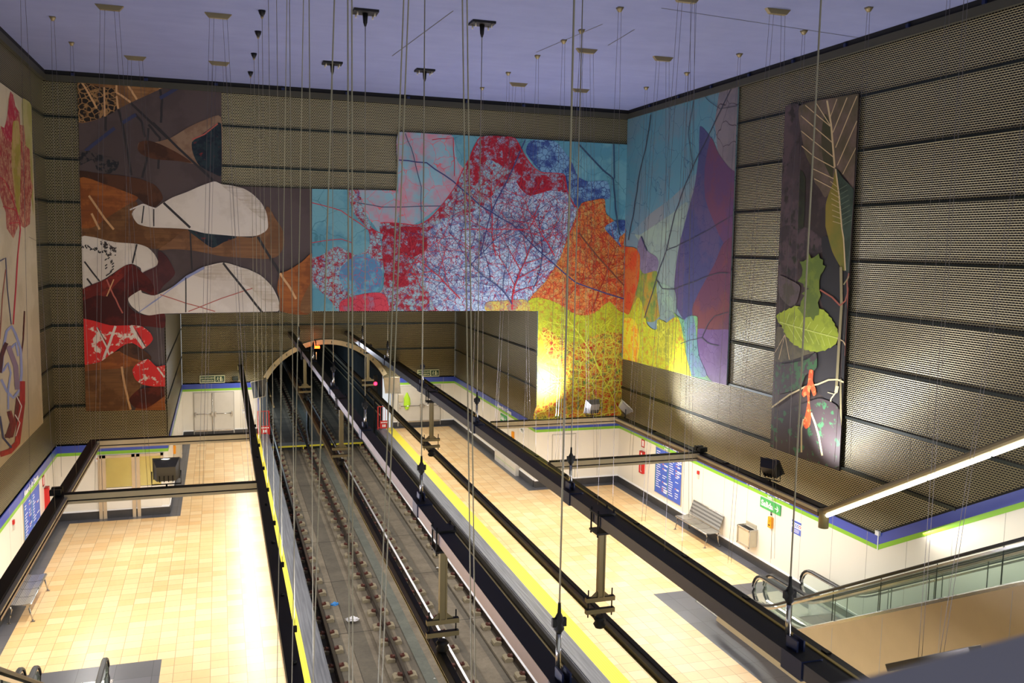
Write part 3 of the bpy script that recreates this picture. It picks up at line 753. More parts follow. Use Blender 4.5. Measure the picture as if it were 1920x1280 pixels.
redw = leafmat('print_red_white', (214, 48, 46), (222, 206, 190), .56, 3.2, soft=.02)
tanleaf = leafmat('print_tan_leaf', (132, 94, 62), (112, 78, 50), .5, 1.2, streak=((92, 62, 42), 20))
INK = plain('print_ink_dark', (38, 34, 34), .6); INKB = plain('print_ink_blue', (46, 52, 86), .6); INKL = plain('print_ink_light', (206, 160, 108), .6)
INKW = plain('print_ink_white', (220, 212, 198), .6); INKR = plain('print_ink_red', (176, 90, 76), .6); INKPB = plain('print_ink_pale_blue', (140, 148, 186), .6)
speck = leafmat('print_speckle', (76, 66, 64), (38, 40, 42), .5, 7, soft=.02)
speckw = leafmat('print_speckle_white', (208, 198, 184), (50, 42, 40), .55, 9, soft=.02)
sh = m1.shape; st = lambda c, pts, wd, m, **k: m1.stroke(px(c, pts), wd/3, m, **k)
sh(px(C1, [(435, 430), (960, 462), (860, 520), (740, 575), (660, 615), (590, 655), (435, 685)]), wood)
sh(px(C1, [(435, 470), (560, 490), (650, 500), (655, 560), (662, 612), (590, 655), (435, 683)]), holes)
for pts in ([(440, 435), (490, 510), (530, 580), (545, 610)], [(585, 490), (590, 655)], [(655, 450), (655, 520), (735, 575)], [(700, 450), (740, 510), (770, 560)], [(890, 458), (900, 500)], [(655, 540), (665, 612)]): st(C1, pts, 11, INKL, jit=.5)
for pts in ([(735, 580), (810, 650), (1000, 830), (1200, 1015)], [(900, 500), (912, 560), (905, 690)], [(665, 615), (690, 700), (740, 985)], [(595, 655), (595, 735)], [(760, 640), (800, 690), (815, 770)], [(835, 700), (900, 775), (890, 950)], [(835, 720), (825, 900), (800, 1000)]): st(C1, pts, 13, INK, jit=.6)
for pts in ([(900, 552), (1040, 470)], [(480, 850), (645, 720)], [(690, 690), (765, 645)]): st(C1, pts, 20, INKB, jit=.4)
sh(px(C1, [(440, 860), (500, 848), (560, 870), (660, 895), (665, 940), (620, 975), (550, 960), (520, 900), (445, 930)]), speck)
sh(px(C1, [(785, 800), (870, 800), (960, 775), (1060, 715), (1150, 675), (1245, 660), (1245, 985), (1190, 960), (1100, 925), (1000, 905), (870, 895), (800, 870), (775, 840)]), tan)
sh(px(C1, [(785, 800), (830, 790), (900, 810), (1000, 860), (1080, 915), (1000, 905), (870, 895), (800, 870), (775, 840)]), dkbrown)
sh(px(C1, [(1225, 690), (1245, 700), (1245, 985), (1200, 975), (1120, 930), (1085, 860), (1080, 800), (1130, 760)]), teal)
st(C1, [(1080, 785), (1150, 755), (1225, 695)], 8, INKR)
st(C1, [(860, 690), (1000, 830), (1200, 1015)], 13, INK)
sh(px(C1, [(440, 960), (560, 975), (700, 990), (800, 1010), (870, 1040), (905, 1080), (915, 1120), (870, 1165), (820, 1150), (770, 1110), (700, 1080), (600, 1040), (440, 1010)]), dkbrown)
sh(px(C1, [(440, 1003), (600, 1040), (700, 1075), (775, 1108), (760, 1130), (640, 1200), (520, 1290), (440, 1290)]), orange)
sh(px(C1, [(440, 1285), (520, 1280), (640, 1200), (760, 1130), (775, 1165), (750, 1210), (790, 1265), (900, 1280), (1060, 1290)])+px(C4, [(1020, 30), (960, 75), (890, 118), (830, 110), (770, 90), (640, 80), (440, 57)]), brown)
for pts in ([(500, 1100), (590, 1230), (640, 1290)], [(515, 1200), (560, 1290)]): st(C1, pts, 12, INKL)
sh(px(C1, [(1500, 1160), (1550, 1230), (1585, 1285)])+px(C4, [(1600, 60), (1590, 120), (1560, 160), (1500, 175), (1400, 170), (1250, 160), (1100, 130), (980, 120), (890, 125), (960, 75), (1060, 10), (1330, 45), (1440, 48)]), tanleaf)
sh(px(C4, [(1060, 5), (1330, 45), (1260, 80), (1195, 112), (1130, 70)]), teal)
sh(px(C1, [(1205, 1020), (1130, 1045), (1050, 1080), (970, 1110), (910, 1145), (870, 1170), (805, 1145), (760, 1175), (742, 1205), (775, 1258), (850, 1278), (960, 1282)])+px(C4, [(1060, 8), (1150, 30), (1250, 40), (1350, 48), (1440, 45), (1490, 22), (1508, -5)])+px(C1, [(1500, 1200), (1470, 1140), (1420, 1090), (1370, 1060), (1300, 1043), (1245, 1035)]), white)
sh(px(C1, [(1245, 1040), (1300, 1043), (1370, 1060), (1420, 1090), (1470, 1140), (1500, 1200), (1490, 1240), (1420, 1190), (1330, 1110)]), whitev)
for pts, wd in (([(865, 1172), (865, 1272)], 7), ([(920, 1140), (1000, 1215), (1070, 1280)], 13), ([(810, 1150), (798, 1255)], 7)): st(C1, pts, wd, INK)
st(C1, [(730, 1180), (800, 1150), (870, 1172)], 8, INKW)
st(C4, [(1070, 20), (1080, 235)], 8, INK); st(C4, [(1450, 50), (1575, 255)], 14, INK, jit=.6)
sh(px(C4, [(440, 55), (640, 80), (770, 90), (830, 110), (870, 150), (892, 195), (890, 238), (800, 253), (790, 225), (745, 203), (700, 213), (600, 280), (550, 310), (480, 345), (440, 362)]), white)
for i in range(26):
    t = i/25; x = 455+t*190; yy = 92+t*60+(8*math.sin(i)); st(C4, [(x, yy), (x+random.uniform(-14, 14), yy+random.uniform(4, 16))], 7, INK)
for i in range(14): x = 645-random.uniform(0, 45); yy = 165+i*8; st(C4, [(x, yy), (x-12, yy+10)], 6, INK)
sh(px(C4, [(560, 75), (650, 82), (650, 150), (600, 140)]), speckw)
for pts in ([(475, 190), (520, 250), (560, 300)], [(490, 285), (520, 325)], [(770, 92), (745, 200)]): st(C4, pts, 9, INK)
sh(px(C4, [(885, 210), (890, 130), (940, 165), (985, 250), (960, 290), (920, 325), (880, 375), (850, 300), (800, 255)]), maroon)
sh(px(C4, [(440, 362), (600, 285), (700, 215), (745, 205), (800, 250), (850, 300), (880, 370), (865, 385), (790, 352), (725, 395), (725, 440), (770, 480), (830, 492), (925, 482), (925, 560), (850, 556), (740, 550), (620, 550), (440, 520)]), dred)
sh(px(C4, [(440, 362), (600, 285), (700, 215), (745, 207), (720, 250), (640, 330), (600, 385), (540, 380), (440, 418)]), mred)
st(C4, [(600, 290), (630, 360), (660, 420), (690, 480)], 8, INKR, jit=.5); st(C4, [(640, 290), (600, 385)], 6, INKL)
sh(px(C4, [(722, 395), (790, 350), (800, 365), (870, 380), (960, 338), (1050, 275), (1130, 225), (1250, 195), (1330, 213), (1355, 222), (1400, 235), (1470, 270), (1530, 330), (1565, 400), (1572, 450), (1560, 470), (915, 482), (840, 492), (790, 478), (740, 440)]), white)
sh(px(C4, [(1080, 262), (1130, 230), (1250, 200), (1330, 215), (1400, 238), (1470, 272), (1530, 330), (1560, 400), (1565, 455), (1470, 400), (1400, 330), (1300, 300), (1180, 290)]), whitev)
for i in range(6): st(C4, [(780+i*3, 475-i*2), (900+i*3, 390-i*2), (1050, 285-i*3), (1150, 228-i*2)], 4, INKPB, jit=.7)
for pts in ([(900, 375), (1050, 425), (1210, 470)], [(1060, 470), (1250, 395), (1420, 340)]): st(C4, pts, 5, INKR, jit=.4)
st(C4, [(1045, 280), (1045, 475)], 7, INK, jit=.3); st(C4, [(1255, 198), (1360, 330), (1475, 475)], 12, INK, jit=.4)
sh(px(C4, [(1760, 148), (1700, 190), (1620, 240), (1575, 260), (1560, 340), (1572, 400), (1580, 470), (1760, 472)]), orange)
sh(px(C4, [(1760, 300), (1700, 400), (1690, 470), (1760, 472)]), wood)
st(C4, [(1575, 255), (1620, 320), (1665, 400)], 12, INKL, jit=.6)
sh(px(C4, [(440, 518), (620, 548), (740, 548), (800, 555), (845, 590), (860, 625), (840, 655), (795, 685), (770, 660), (740, 648), (700, 658), (640, 700), (560, 755), (440, 780)]), redw)
for pts, wd in (([(545, 560), (600, 670), (615, 715)], 9), ([(650, 552), (620, 640), (585, 728)], 14), ([(735, 550), (770, 615), (812, 675)], 18)): st(C4, pts, wd, INKW, jit=.4)
st(C4, [(765, 575), (818, 668)], 5, INK); st(C4, [(550, 560), (600, 655)], 4, INK)
sh(px(C4, [(440, 780), (560, 755), (640, 700), (700, 693), (760, 728), (835, 745), (750, 782), (690, 790), (440, 828)]), orange)
sh(px(C4, [(440, 822), (690, 790), (750, 778), (745, 820), (800, 880), (740, 950), (722, 1000), (730, 1040), (440, 1040)]), brown, extra=[((313, 768.4), (161, 770.5))])
st(C4, [(685, 780), (700, 880), (735, 1022)], 12, INKL, jit=.5)
sh(px(C4, [(668, 690), (720, 650), (770, 662), (848, 720), (842, 752), (760, 737)]), dkbrown)
B1 = [((310.5, 768), (308.3, 589))]
sh(px(C4, [(745, 800), (770, 765), (832, 738), (880, 780), (945, 775), (945, 890), (870, 893), (800, 880), (760, 850)]), redw, extra=[((308.3, 589), (310, 768))])
sh(px(C4, [(820, 1015), (880, 980), (940, 930), (940, 1030), (760, 1030), (770, 1010)]), orange, extra=[((308.3, 589), (310, 768)), ((313, 768.4), (161, 770.5))])
sh(px(C4, [(725, 965), (780, 910), (870, 893), (945, 895), (945, 928), (880, 980), (820, 1015), (760, 1010)]), leafmat('print_maroon_leaf', (92, 34, 22), (70, 26, 18), .5, 2), extra=[((308.3, 589), (310, 768))])
st(C4, [(885, 785), (925, 840)], 9, INKW)
tag(m1.b.build('wall_mural'), 'large mural of brown, white and red winged seeds at the left of the back wall', 'mural')

# --- turquoise, red and yellow leaf mural (back wall, right)
TQ = leafmat('print_turquoise', (110, 164, 174), (90, 148, 164), .5, .8, V=(74, 128, 140), vsc=1.1, vw=.012, V2=(98, 150, 160), v2sc=3, v2w=.015)
out2 = [(585, 354), (744, 357), (748, 247), (1176, 271), (1165, 786), (1006, 788), (1009, 582), (585, 583)]
corner = ((1177, 200), (1165, 790))
m2 = Mural(PJB, out2, TQ, (0, .045, 0), bounds=[((1165, 790), (1177.5, 200)), ((585, 583), (585, 354)), ][1:]+[((748, 247), (1176, 271))])
keepL = ((1177.3, 200), (1165.3, 790)); bott = ((1009, 582.2), (585, 583.2))
m2.bounds = [((585, 583), (585, 354)), keepL]
blurpink = leafmat('print_pink_on_turquoise', (138, 178, 188), (196, 138, 150), .54, 2.2, V=(214, 112, 120), vsc=1.6, vw=.014, soft=.12)
redl = leafmat('print_red_skeleton', (142, 178, 186), (160, 38, 54), .54, 4.5, V=(160, 34, 52), vsc=8, vw=.055, C=(96, 98, 146), cth=.60, soft=.05, V2=(128, 26, 46), v2sc=3, v2w=.02)
redd = leafmat('print_red_dense', (166, 34, 50), (140, 150, 170), .54, 5, V=(136, 24, 42), vsc=9, vw=.07, soft=.06)
bluel = leafmat('print_blue_skeleton', (118, 160, 190), (62, 84, 140), .52, 2.4, V=(44, 58, 112), vsc=6, vw=.06, soft=.06)
paleb = leafmat('print_pale_blue_net', (176, 196, 210), (130, 146, 178), .54, 4, V=(70, 70, 124), vsc=9, vw=.06, C=(160, 48, 64), cth=.63, V2=(168, 44, 62), v2sc=3.2, v2w=.026)
bluep = leafmat('print_blue_patch', (104, 164, 184), (86, 132, 168), .5, 2, V=(190, 70, 88), vsc=4, vw=.02, C=(160, 60, 84), cth=.66)
orl = leafmat('print_orange_leaf', (206, 118, 56), (198, 78, 44), .5, 3, V=(116, 56, 36), vsc=8, vw=.045, C=(196, 152, 84), cth=.54, V2=(176, 48, 34), v2sc=1.6, v2w=.018, soft=.08)
orred = leafmat('print_orange_red', (190, 74, 40), (184, 100, 48), .5, 1.8, V=(150, 44, 30), vsc=4, vw=.02)
yel = leafmat('print_yellow_leaf', (184, 192, 44), (168, 176, 48), .5, 4, C=(176, 122, 50), cth=.58, V=(150, 140, 44), vsc=9, vw=.04, soft=.08)
yinner = leafmat('print_yellow_net_red', (176, 58, 36), (92, 128, 60), .52, 3, V=(190, 184, 64), vsc=7, vw=.07, C=(206, 146, 54), cth=.52, V2=(206, 210, 80), v2sc=2.4, v2w=.035, soft=.08)
V_R = plain('print_vein_red', (186, 32, 50), .6); V_B = plain('print_vein_navy', (52, 58, 108), .6); V_D = plain('print_vein_dark', (46, 72, 98), .6); V_Y = plain('print_vein_yellow', (208, 216, 62), .6); V_O = plain('print_vein_rust', (150, 40, 30), .6); V_BR = plain('print_vein_brown', (112, 62, 40), .6)
def sh2(pts, m, ex=(), sm=True): m2.shape(pts, m, sm, ex)
BT = ((1009, 582.3), (585, 583.2)); 
TOPR = ((748, 247), (1176, 271)); TOPL = ((585, 354), (744, 357))
sh2(px(C2, [(320, 745), (510, 755), (625, 762), (650, 900), (700, 980), (560, 1150), (430, 1250), (330, 1270), (320, 1000)]), blurpink, ex=[TOPR])
sh2([(655, 356), (744, 358), (744, 420), (735, 470), (700, 420), (685, 400), (672, 357)], blurpink, ex=[TOPL])
redA = [(652, 356), (673, 357), (683, 395), (694, 435), (692, 462), (668, 478), (632, 462), (600, 480), (580, 486), (580, 522), (600, 545), (622, 566), (640, 590), (700, 590), (660, 540), (700, 480), (700, 430), (684, 390)]
sh2([(652, 356), (673, 357), (683, 395), (696, 425), (712, 440), (718, 500), (700, 560), (690, 590), (640, 590), (622, 566), (600, 545), (580, 522), (580, 486), (600, 480), (632, 462), (668, 478), (692, 462), (690, 430), (664, 400)], redl, ex=[BT, TOPL])
sh2([(640, 500), (665, 480), (690, 476), (710, 492), (717, 515), (712, 538), (695, 552), (660, 552), (645, 540), (636, 520)], bluep)
mainleaf = px(C2, [(220, 1255), (330, 1256), (430, 1265), (500, 1225), (560, 1160), (640, 1050), (680, 960), (720, 890), (785, 765), (880, 765), (975, 778), (1010, 840), (1050, 900), (1085, 945), (1130, 970), (1250, 980), (1262, 1040), (1275, 1085), (1310, 1150), (1345, 1200), (1310, 1260)])+px(C5, [(1270, 60), (1230, 170), (1150, 300), (1060, 400), (1050, 470), (700, 480), (200, 480), (100, 440), (230, 350), (240, 230), (250, 180), (225, 60)])
sh2(px(C2, [(1040, 860), (1060, 795), (1130, 785), (1210, 800), (1290, 900), (1330, 990), (1390, 1020), (1495, 1020), (1510, 1115), (1420, 1125), (1350, 1140), (1320, 1180), (1270, 1080), (1250, 980), (1130, 970)]), bluel, ex=[TOPR])
sh2(mainleaf, redl, ex=[BT, TOPR])
sh2(px(C2, [(1100, 985), (1240, 990), (1265, 1085), (1320, 1190), (1300, 1280)])+px(C5, [(1250, 80), (1210, 190), (1130, 310), (1040, 400), (900, 470), (560, 475), (480, 330), (420, 200), (470, 40)])+px(C2, [(560, 1250), (760, 1180), (900, 1050), (1000, 1000)]), paleb, ex=[BT])
sh2(px(C2, [(785, 770), (975, 780), (1050, 905), (1120, 975), (1000, 990), (900, 930), (820, 900), (760, 1040), (700, 1010), (715, 900)]), redd)
sh2(px(C2, [(985, 985), (1130, 985), (1250, 985), (1268, 1080), (1180, 1070), (1060, 1100), (1000, 1050)]), redd)
sh2(px(C5, [(240, 20), (460, 0), (480, 120), (360, 200), (380, 330), (250, 270)]), redd)
sh2(px(C5, [(0, 410), (130, 370), (235, 370), (260, 470), (0, 475)]), leafmat('print_red_wash', (206, 70, 84), (170, 110, 130), .55, 2.5, V=(170, 40, 60), vsc=5, vw=.03), ex=[BT])
oleaf = px(C2, [(1310, 1240), (1350, 1145), (1420, 1125), (1480, 1120), (1490, 1200), (1560, 1262), (1600, 1290)])+px(C5, [(1590, 100), (1650, 112), (1680, 160), (1672, 300), (1640, 420), (1612, 492), (1560, 470), (1510, 415), (1450, 460), (1400, 490), (1330, 490), (1260, 450), (1180, 412), (1060, 402), (1150, 300), (1230, 170), (1270, 60)])
sh2(oleaf, orl)
sh2(px(C5, [(1480, 0), (1540, 70), (1575, 110), (1560, 60), (1600, 20), (1600, -40), (1540, -40)]), bluel)
yleaf = [(990, 562), (1010, 558), (1033, 563), (1060, 577), (1083, 590), (1107, 590), (1123, 580), (1143, 565), (1160, 582), (1177, 590), (1187, 573), (1197, 557), (1206, 575), (1213, 607), (1227, 618), (1243, 610), (1270, 594), (1279, 620), (1286, 660), (1296, 720), (1166, 690), (1165, 800), (1004, 800), (1009, 590), (985, 590)]
BT3 = [((1165, 786), (1006, 788.2))]
def cut_left(pts): return pts
ypoly = [(1009, 558)]+[p for p in smooth(yleaf[1:11])]+[(1180, 800), (1006, 800)]
ypoly = smooth([(1010, 558), (1033, 563), (1060, 577), (1083, 590), (1107, 590), (1123, 580), (1143, 565), (1160, 582), (1177, 590)])[:-4]+[(1180, 800), (1006, 800)]
sh2([(1006, 800), (1009, 583), (990, 583), (985, 568)]+[(998, 559), (1010, 557.5), (1033, 563), (1050, 571), (1060, 577), (1072, 585), (1083, 590), (1095, 591.5), (1107, 590), (1115, 586), (1123, 580), (1133, 571), (1143, 565), (1151, 572), (1160, 582), (1169, 587), (1180, 590), (1180, 800)], yel, ex=BT3, sm=False)
sh2(px(C5, [(815, 420), (900, 410), (1040, 405), (1052, 470), (815, 466)]), leafmat('print_ochre_net', (190, 176, 84), (150, 130, 110), .5, 3, V=(180, 60, 60), vsc=6, vw=.04), ex=[BT])
sh2(px(C5, [(1130, 560), (1240, 620), (1330, 655), (1440, 600), (1540, 590), (1600, 620), (1600, 1100), (1095, 1100), (1100, 1000), (1190, 960), (1220, 800), (1150, 700)]), yinner, ex=BT3)
rv = random.Random(5)
veins(m2, mainleaf, px(C5, [(960, 460)])[0], -1.58, 150, 2.6, V_R, 3, rv)
for s_, a_, L_, w_, mm in (((960, 570), -1.95, 180, 2.2, V_B), ((863, 560), -2.2, 190, 2.2, V_R), ((800, 560), -2.1, 130, 1.8, V_R), ((930, 480), -1.75, 160, 2, V_R), ((1000, 540), -1.3, 150, 2, V_B), ((880, 500), -.9, 150, 2, V_B), ((1040, 480), -2.0, 140, 2, V_R), ((760, 520), -1.0, 120, 1.6, V_R), ((700, 560), -1.5, 70, 1.6, V_R)): veins(m2, mainleaf, s_, a_, L_, w_, mm, 2, rv)
veins(m2, oleaf, (1108, 585), -1.2, 170, 2.2, V_O, 2, rv); veins(m2, oleaf, (1060, 560), -.9, 130, 1.8, V_O, 2, rv)
for pts, wd, mm in (([(748, 300), (800, 305), (850, 340), (900, 385), (960, 420), (1010, 470), (1080, 530), (1170, 560)], 2.4, V_B), ([(585, 380), (640, 395), (690, 430), (760, 450)], 1.6, V_R), ([(760, 250), (775, 290), (790, 350), (790, 420)], 1.5, V_D), ([(1085, 270), (1130, 318), (1150, 335), (1154, 390), (1162, 440)], 3.2, V_D), ([(1151, 270), (1152, 335)], 2.6, V_D), ([(990, 250), (960, 320), (920, 400), (900, 480)], 2.2, V_B), ([(670, 380), (716, 388), (830, 386)], 1.6, V_D), ([(1085, 436), (1120, 480), (1170, 535)], 3, V_BR), ([(585, 455), (640, 448), (660, 455)], 1.4, V_R), ([(810, 262), (850, 258), (852, 330)], 1.6, V_R), ([(868, 430), (990, 430), (1010, 400)], 1.6, V_R)):
    if pts[0][0] == 990: pts = [(985, 262)]+pts[1:]
    m2.stroke(pts, wd, mm, jit=1)
yin = [(1006, 787), (1008, 600), (1060, 585), (1166, 590), (1165, 786)]
for s_, a_, L_, w_ in (((1165, 775), -2.25, 230, 3.2), ((1128, 700), -1.9, 110, 2.4), ((1090, 722), 3.0, 70, 2), ((1160, 700), -1.9, 90, 2.4), ((1110, 720), -.9, 90, 2), ((1120, 780), -2.4, 110, 2)): veins(m2, yin, s_, a_, L_, w_*.6, V_Y, 2, rv)
mainout = smooth(mainleaf)[:110]
for i in range(0, 84): 
    a, c = mainout[i], mainout[i+1]
    if a[1] < 580 and c[1] < 580 and a[1] > 256 and math.dist(a, c) < 30: m2.stroke([a, c], 1.6, V_R)
tag(m2.b.build('wall_mural'), 'large mural of red, orange and yellow skeleton leaves on turquoise, on the back wall', 'mural')

# --- teal, yellow and purple mural (right wall)
GT = leafmat('print_grey_teal', (110, 136, 142), (124, 132, 132), .5, .5, V=(78, 94, 102), vsc=1.1, vw=.010)
out3 = [(1177, 212), (1384, 155), (1362, 722), (1166, 672)]
keepR = ((1165.3, 790), (1177.3, 200))
m3 = Mural(PJR, out3, GT, (.045, 0, 0), bounds=[keepR, ((1177, 211), (1384, 154.5)), ((1384, 155), (1362, 722)), ((1362, 722), (1166, 672))])
# texture swatches
tl = leafmat('print_teal_top', (88, 134, 146), (100, 130, 140), .5, .7, V=(60, 100, 120), vsc=1.3, vw=.012)
gm = leafmat('print_grey_mauve', (112, 106, 110), (122, 114, 116), .5, .8, V=(70, 60, 66), vsc=.9, vw=.010)
pb = leafmat('print_indigo', (70, 72, 108), (84, 76, 106), .5, .7, V=(56, 54, 94), vsc=2.4, vw=.012)
mr = leafmat('print_plum', (98, 62, 80), (112, 66, 70), .5, .6, V=(80, 46, 66), vsc=1.8, vw=.012)
pu = leafmat('print_violet', (116, 92, 136), (104, 80, 122), .5, .8, V=(86, 60, 110), vsc=1.8, vw=.012)
ol = leafmat('print_olive_orange', (128, 142, 58), (176, 128, 52), .52, 1.6, C=(84, 120, 66), cth=.58, V=(104, 96, 48), vsc=4, vw=.015, soft=.1)
gl = leafmat('print_mauve_lobe', (124, 116, 134), (112, 104, 124), .5, 1.6, V=(80, 70, 92), vsc=3, vw=.015)
gr = leafmat('print_green_lobe', (106, 160, 118), (116, 150, 76), .5, 1.4, V=(70, 100, 88), vsc=3, vw=.02)
sh3 = m3.shape
sh3([(1170, 205), (1350, 150), (1345, 240), (1330, 300), (1300, 330), (1260, 370), (1220, 400), (1190, 430), (1160, 450)], tl)
sh3([(1352, 150), (1395, 145), (1390, 340), (1368, 316), (1346, 284), (1340, 230)], gm, sm=False)
sh3([(1190, 440), (1200, 440), (1260, 400), (1290, 380), (1275, 470), (1262, 545), (1240, 560), (1230, 520), (1235, 490), (1214, 470)], leafmat('print_sage', (138, 158, 140), (128, 146, 136), .5, .6, V=(92, 104, 100), vsc=1.2, vw=.010))
pleaf = [(1312, 237), (1318, 239), (1332, 256), (1347, 287), (1367, 314), (1390, 335), (1390, 760), (1340, 740), (1310, 690), (1302, 640), (1300, 590), (1284, 600), (1270, 580), (1264, 545), (1266, 510), (1274, 457), (1290, 395), (1302, 350), (1310, 290)]
sh3(pleaf, pb)
sh3([(1333, 258), (1347, 287), (1367, 314), (1390, 335), (1390, 470), (1357, 455), (1340, 420), (1322, 370), (1322, 310)], leafmat('print_plum_dark', (92, 66, 96), (102, 66, 86), .5, .7))
sh3([(1357, 455), (1390, 440), (1390, 640), (1310, 630), (1298, 585), (1300, 571), (1313, 543), (1340, 494)], mr)
sh3([(1305, 620), (1330, 618), (1390, 628), (1390, 760), (1340, 740), (1312, 690)], pu)
sh3([(1202, 443), (1214, 470), (1230, 481), (1235, 492), (1231, 508), (1208, 513), (1198, 499), (1194, 468)], gl)
sh3([(1193, 464), (1198, 499), (1208, 513), (1231, 508), (1232, 540), (1236, 575), (1238, 590), (1226, 603), (1212, 602), (1204, 590), (1198, 570), (1180, 600), (1160, 600), (1180, 540)], ol)
sh3([(1232, 530), (1264, 543), (1268, 575), (1262, 590), (1240, 600), (1234, 570)], leafmat('print_pale_green', (134, 160, 136), (120, 140, 130), .5, 1.2, V=(84, 90, 96), vsc=3, vw=.015))
sh3([(1262, 585), (1270, 592), (1284, 600), (1298, 592), (1308, 595), (1307, 640), (1312, 680), (1330, 710), (1350, 730), (1296, 730), (1286, 660), (1274, 615)], gr)
sh3([(1283, 600), (1300, 593), (1307, 640), (1311, 668), (1325, 705), (1290, 700), (1286, 640)], leafmat('print_blue_green', (98, 140, 138), (104, 124, 150), .5, 2, V=(60, 80, 92), vsc=4, vw=.02))
sh3([p for p in oleaf if p[0] > 1140], orred)
sh3([(1150, 575), (1177, 590), (1187, 573), (1197, 557), (1206, 575), (1213, 607), (1227, 618), (1243, 610), (1262, 596), (1272, 596), (1279, 620), (1285, 660), (1292, 730), (1150, 700)], yel)
sh3([(1165, 600), (1190, 600), (1200, 640), (1190, 690), (1165, 690)], leafmat('print_yellow_orange', (216, 142, 44), (206, 190, 50), .5, 3, V=(216, 212, 64), vsc=3.4, vw=.03))
sh3([(1232, 600), (1255, 610), (1262, 640), (1255, 680), (1236, 660)], leafmat('print_olive_net', (150, 150, 50), (180, 176, 50), .5, 3, V=(206, 210, 70), vsc=4, vw=.03))
for pts, wd in (([(1374, 160), (1352, 205), (1330, 250), (1300, 310), (1283, 350), (1265, 400), (1249, 470), (1231, 521), (1208, 596)], 2.6), ([(1352, 203), (1384, 198)], 2), ([(1352, 205), (1330, 190), (1318, 178)], 1.6), ([(1249, 470), (1275, 458), (1330, 430), (1378, 400)], 2), ([(1231, 525), (1242, 541), (1264, 542), (1320, 520), (1345, 512), (1365, 512)], 2.6), ([(1276, 644), (1295, 637), (1316, 633), (1327, 608), (1340, 592), (1365, 585)], 2.2), ([(1316, 633), (1327, 643), (1347, 648)], 2.6), ([(1220, 215), (1210, 280), (1196, 340), (1188, 400), (1178, 450)], 2.6), ([(1300, 190), (1290, 250), (1300, 320)], 1.4), ([(1202, 443), (1213, 470)], 3)):
    m3.stroke(pts, wd*.62, INKB if wd == 3 else plain('print_ink_slate', (58, 60, 72), .6), jit=.8)
tag(m3.b.build('wall_mural'), 'tall mural of a purple leaf on teal, on the right wall beside the back corner', 'mural')

# --- dark leafy banner (right wall)
out4 = [(1472, 205), (1502, 199), (1502, 193), (1610, 175), (1573, 883), (1444, 838)]
m4 = Mural(PJR, out4, leafmat('print_banner_dark', (70, 58, 54), (54, 46, 42), .5, .9), (.045, 0, 0), bounds=[((1610, 175), (1573, 883)), ((1573, 883), (1444, 838)), ((1444, 838), (1472, 205))])
TOP4 = [((1502, 193.5), (1610, 175.5))]
s4 = lambda c, pts, m, sm=True, ex=(): m4.shape(px(c, pts), m, sm, ex)
t4 = lambda c, pts, wd, m, **k: m4.stroke(px(c, pts), wd/3, m, **k)
s4(C3, [(570, 612), (660, 598), (655, 900), (650, 1280), (560, 1280)], leafmat('print_bark', (84, 70, 70), (70, 60, 60), .5, 1.5, C=(48, 44, 38), cth=.6))
s4(C6, [(550, 0), (700, 0), (780, 60), (800, 130), (700, 150), (650, 190), (640, 300), (540, 270)], leafmat('print_bark2', (80, 66, 66), (58, 50, 50), .5, 2, C=(40, 44, 30), cth=.6))
s4(C3, [(665, 592), (995, 520), (985, 900), (965, 1070), (930, 1020), (870, 950), (850, 1020), (830, 1080), (800, 1110), (770, 1060), (740, 1020), (720, 930), (690, 870), (665, 740), (652, 640)], leafmat('print_leaf_brown', (110, 92, 80), (84, 76, 54), .5, 1.1, soft=.1), ex=TOP4)
s4(C3, [(800, 640), (830, 700), (850, 900), (840, 1000), (790, 900), (780, 760)], leafmat('print_olive_dark', (62, 62, 36), (70, 66, 44), .5, 2))
s4(C3, [(660, 960), (690, 1000), (680, 1280), (650, 1280)], leafmat('print_branch', (46, 50, 32), (40, 40, 30), .5, 2))
INKT = plain('print_ink_tan', (196, 172, 126), .6)
for pts, wd in (([(812, 565), (835, 700), (855, 940)], 10), ([(750, 578), (830, 705)], 5), ([(690, 592), (830, 710)], 5), ([(665, 650), (840, 800)], 5), ([(665, 735), (850, 885)], 5), ([(670, 820), (745, 885), (855, 945)], 5), ([(735, 950), (850, 1005)], 5), ([(740, 1005), (835, 1055)], 5), ([(868, 556), (830, 660)], 4), ([(925, 548), (845, 745)], 5), ([(980, 540), (950, 610), (860, 830)], 5), ([(980, 680), (940, 770), (870, 930)], 5), ([(975, 830), (900, 980)], 4)): t4(C3, pts, wd, INKT)
s4(C6, [(780, 60), (815, 50), (880, 220), (895, 440), (885, 560), (800, 470), (760, 330), (790, 200)], plain('print_black', (20, 20, 18), .6))
s4(C6, [(895, 240), (945, 240), (920, 800), (900, 1000), (890, 700)], plain('print_black', (20, 20, 18), .6))
s4(C6, [(750, 700), (870, 660), (880, 1000), (740, 900), (700, 800)], plain('print_soot', (36, 33, 33), .6))
mid = leafmat('print_dark_green_leaf', (58, 72, 58), (48, 60, 46), .5, 2); og = leafmat('print_orange_green_leaf', (142, 118, 44), (104, 108, 44), .5, 1.2, soft=.2)
s4(C3, [(860, 945), (900, 1000), (940, 1040), (970, 1085), (965, 1280)], mid); 
m4.shape(px(C3, [(862, 948), (900, 1000), (940, 1040), (968, 1085), (962, 1280)])+px(C6, [(958, 60), (955, 180), (940, 245), (915, 240), (905, 60), (895, 0)])+px(C3, [(880, 1100)]), mid)
m4.shape(px(C3, [(858, 960), (880, 1100), (895, 1280)])+px(C6, [(905, 60), (912, 240), (895, 232), (870, 190), (840, 130), (815, 40), (805, 0)])+px(C3, [(803, 1270), (805, 1150), (822, 1090), (845, 1030)]), og)
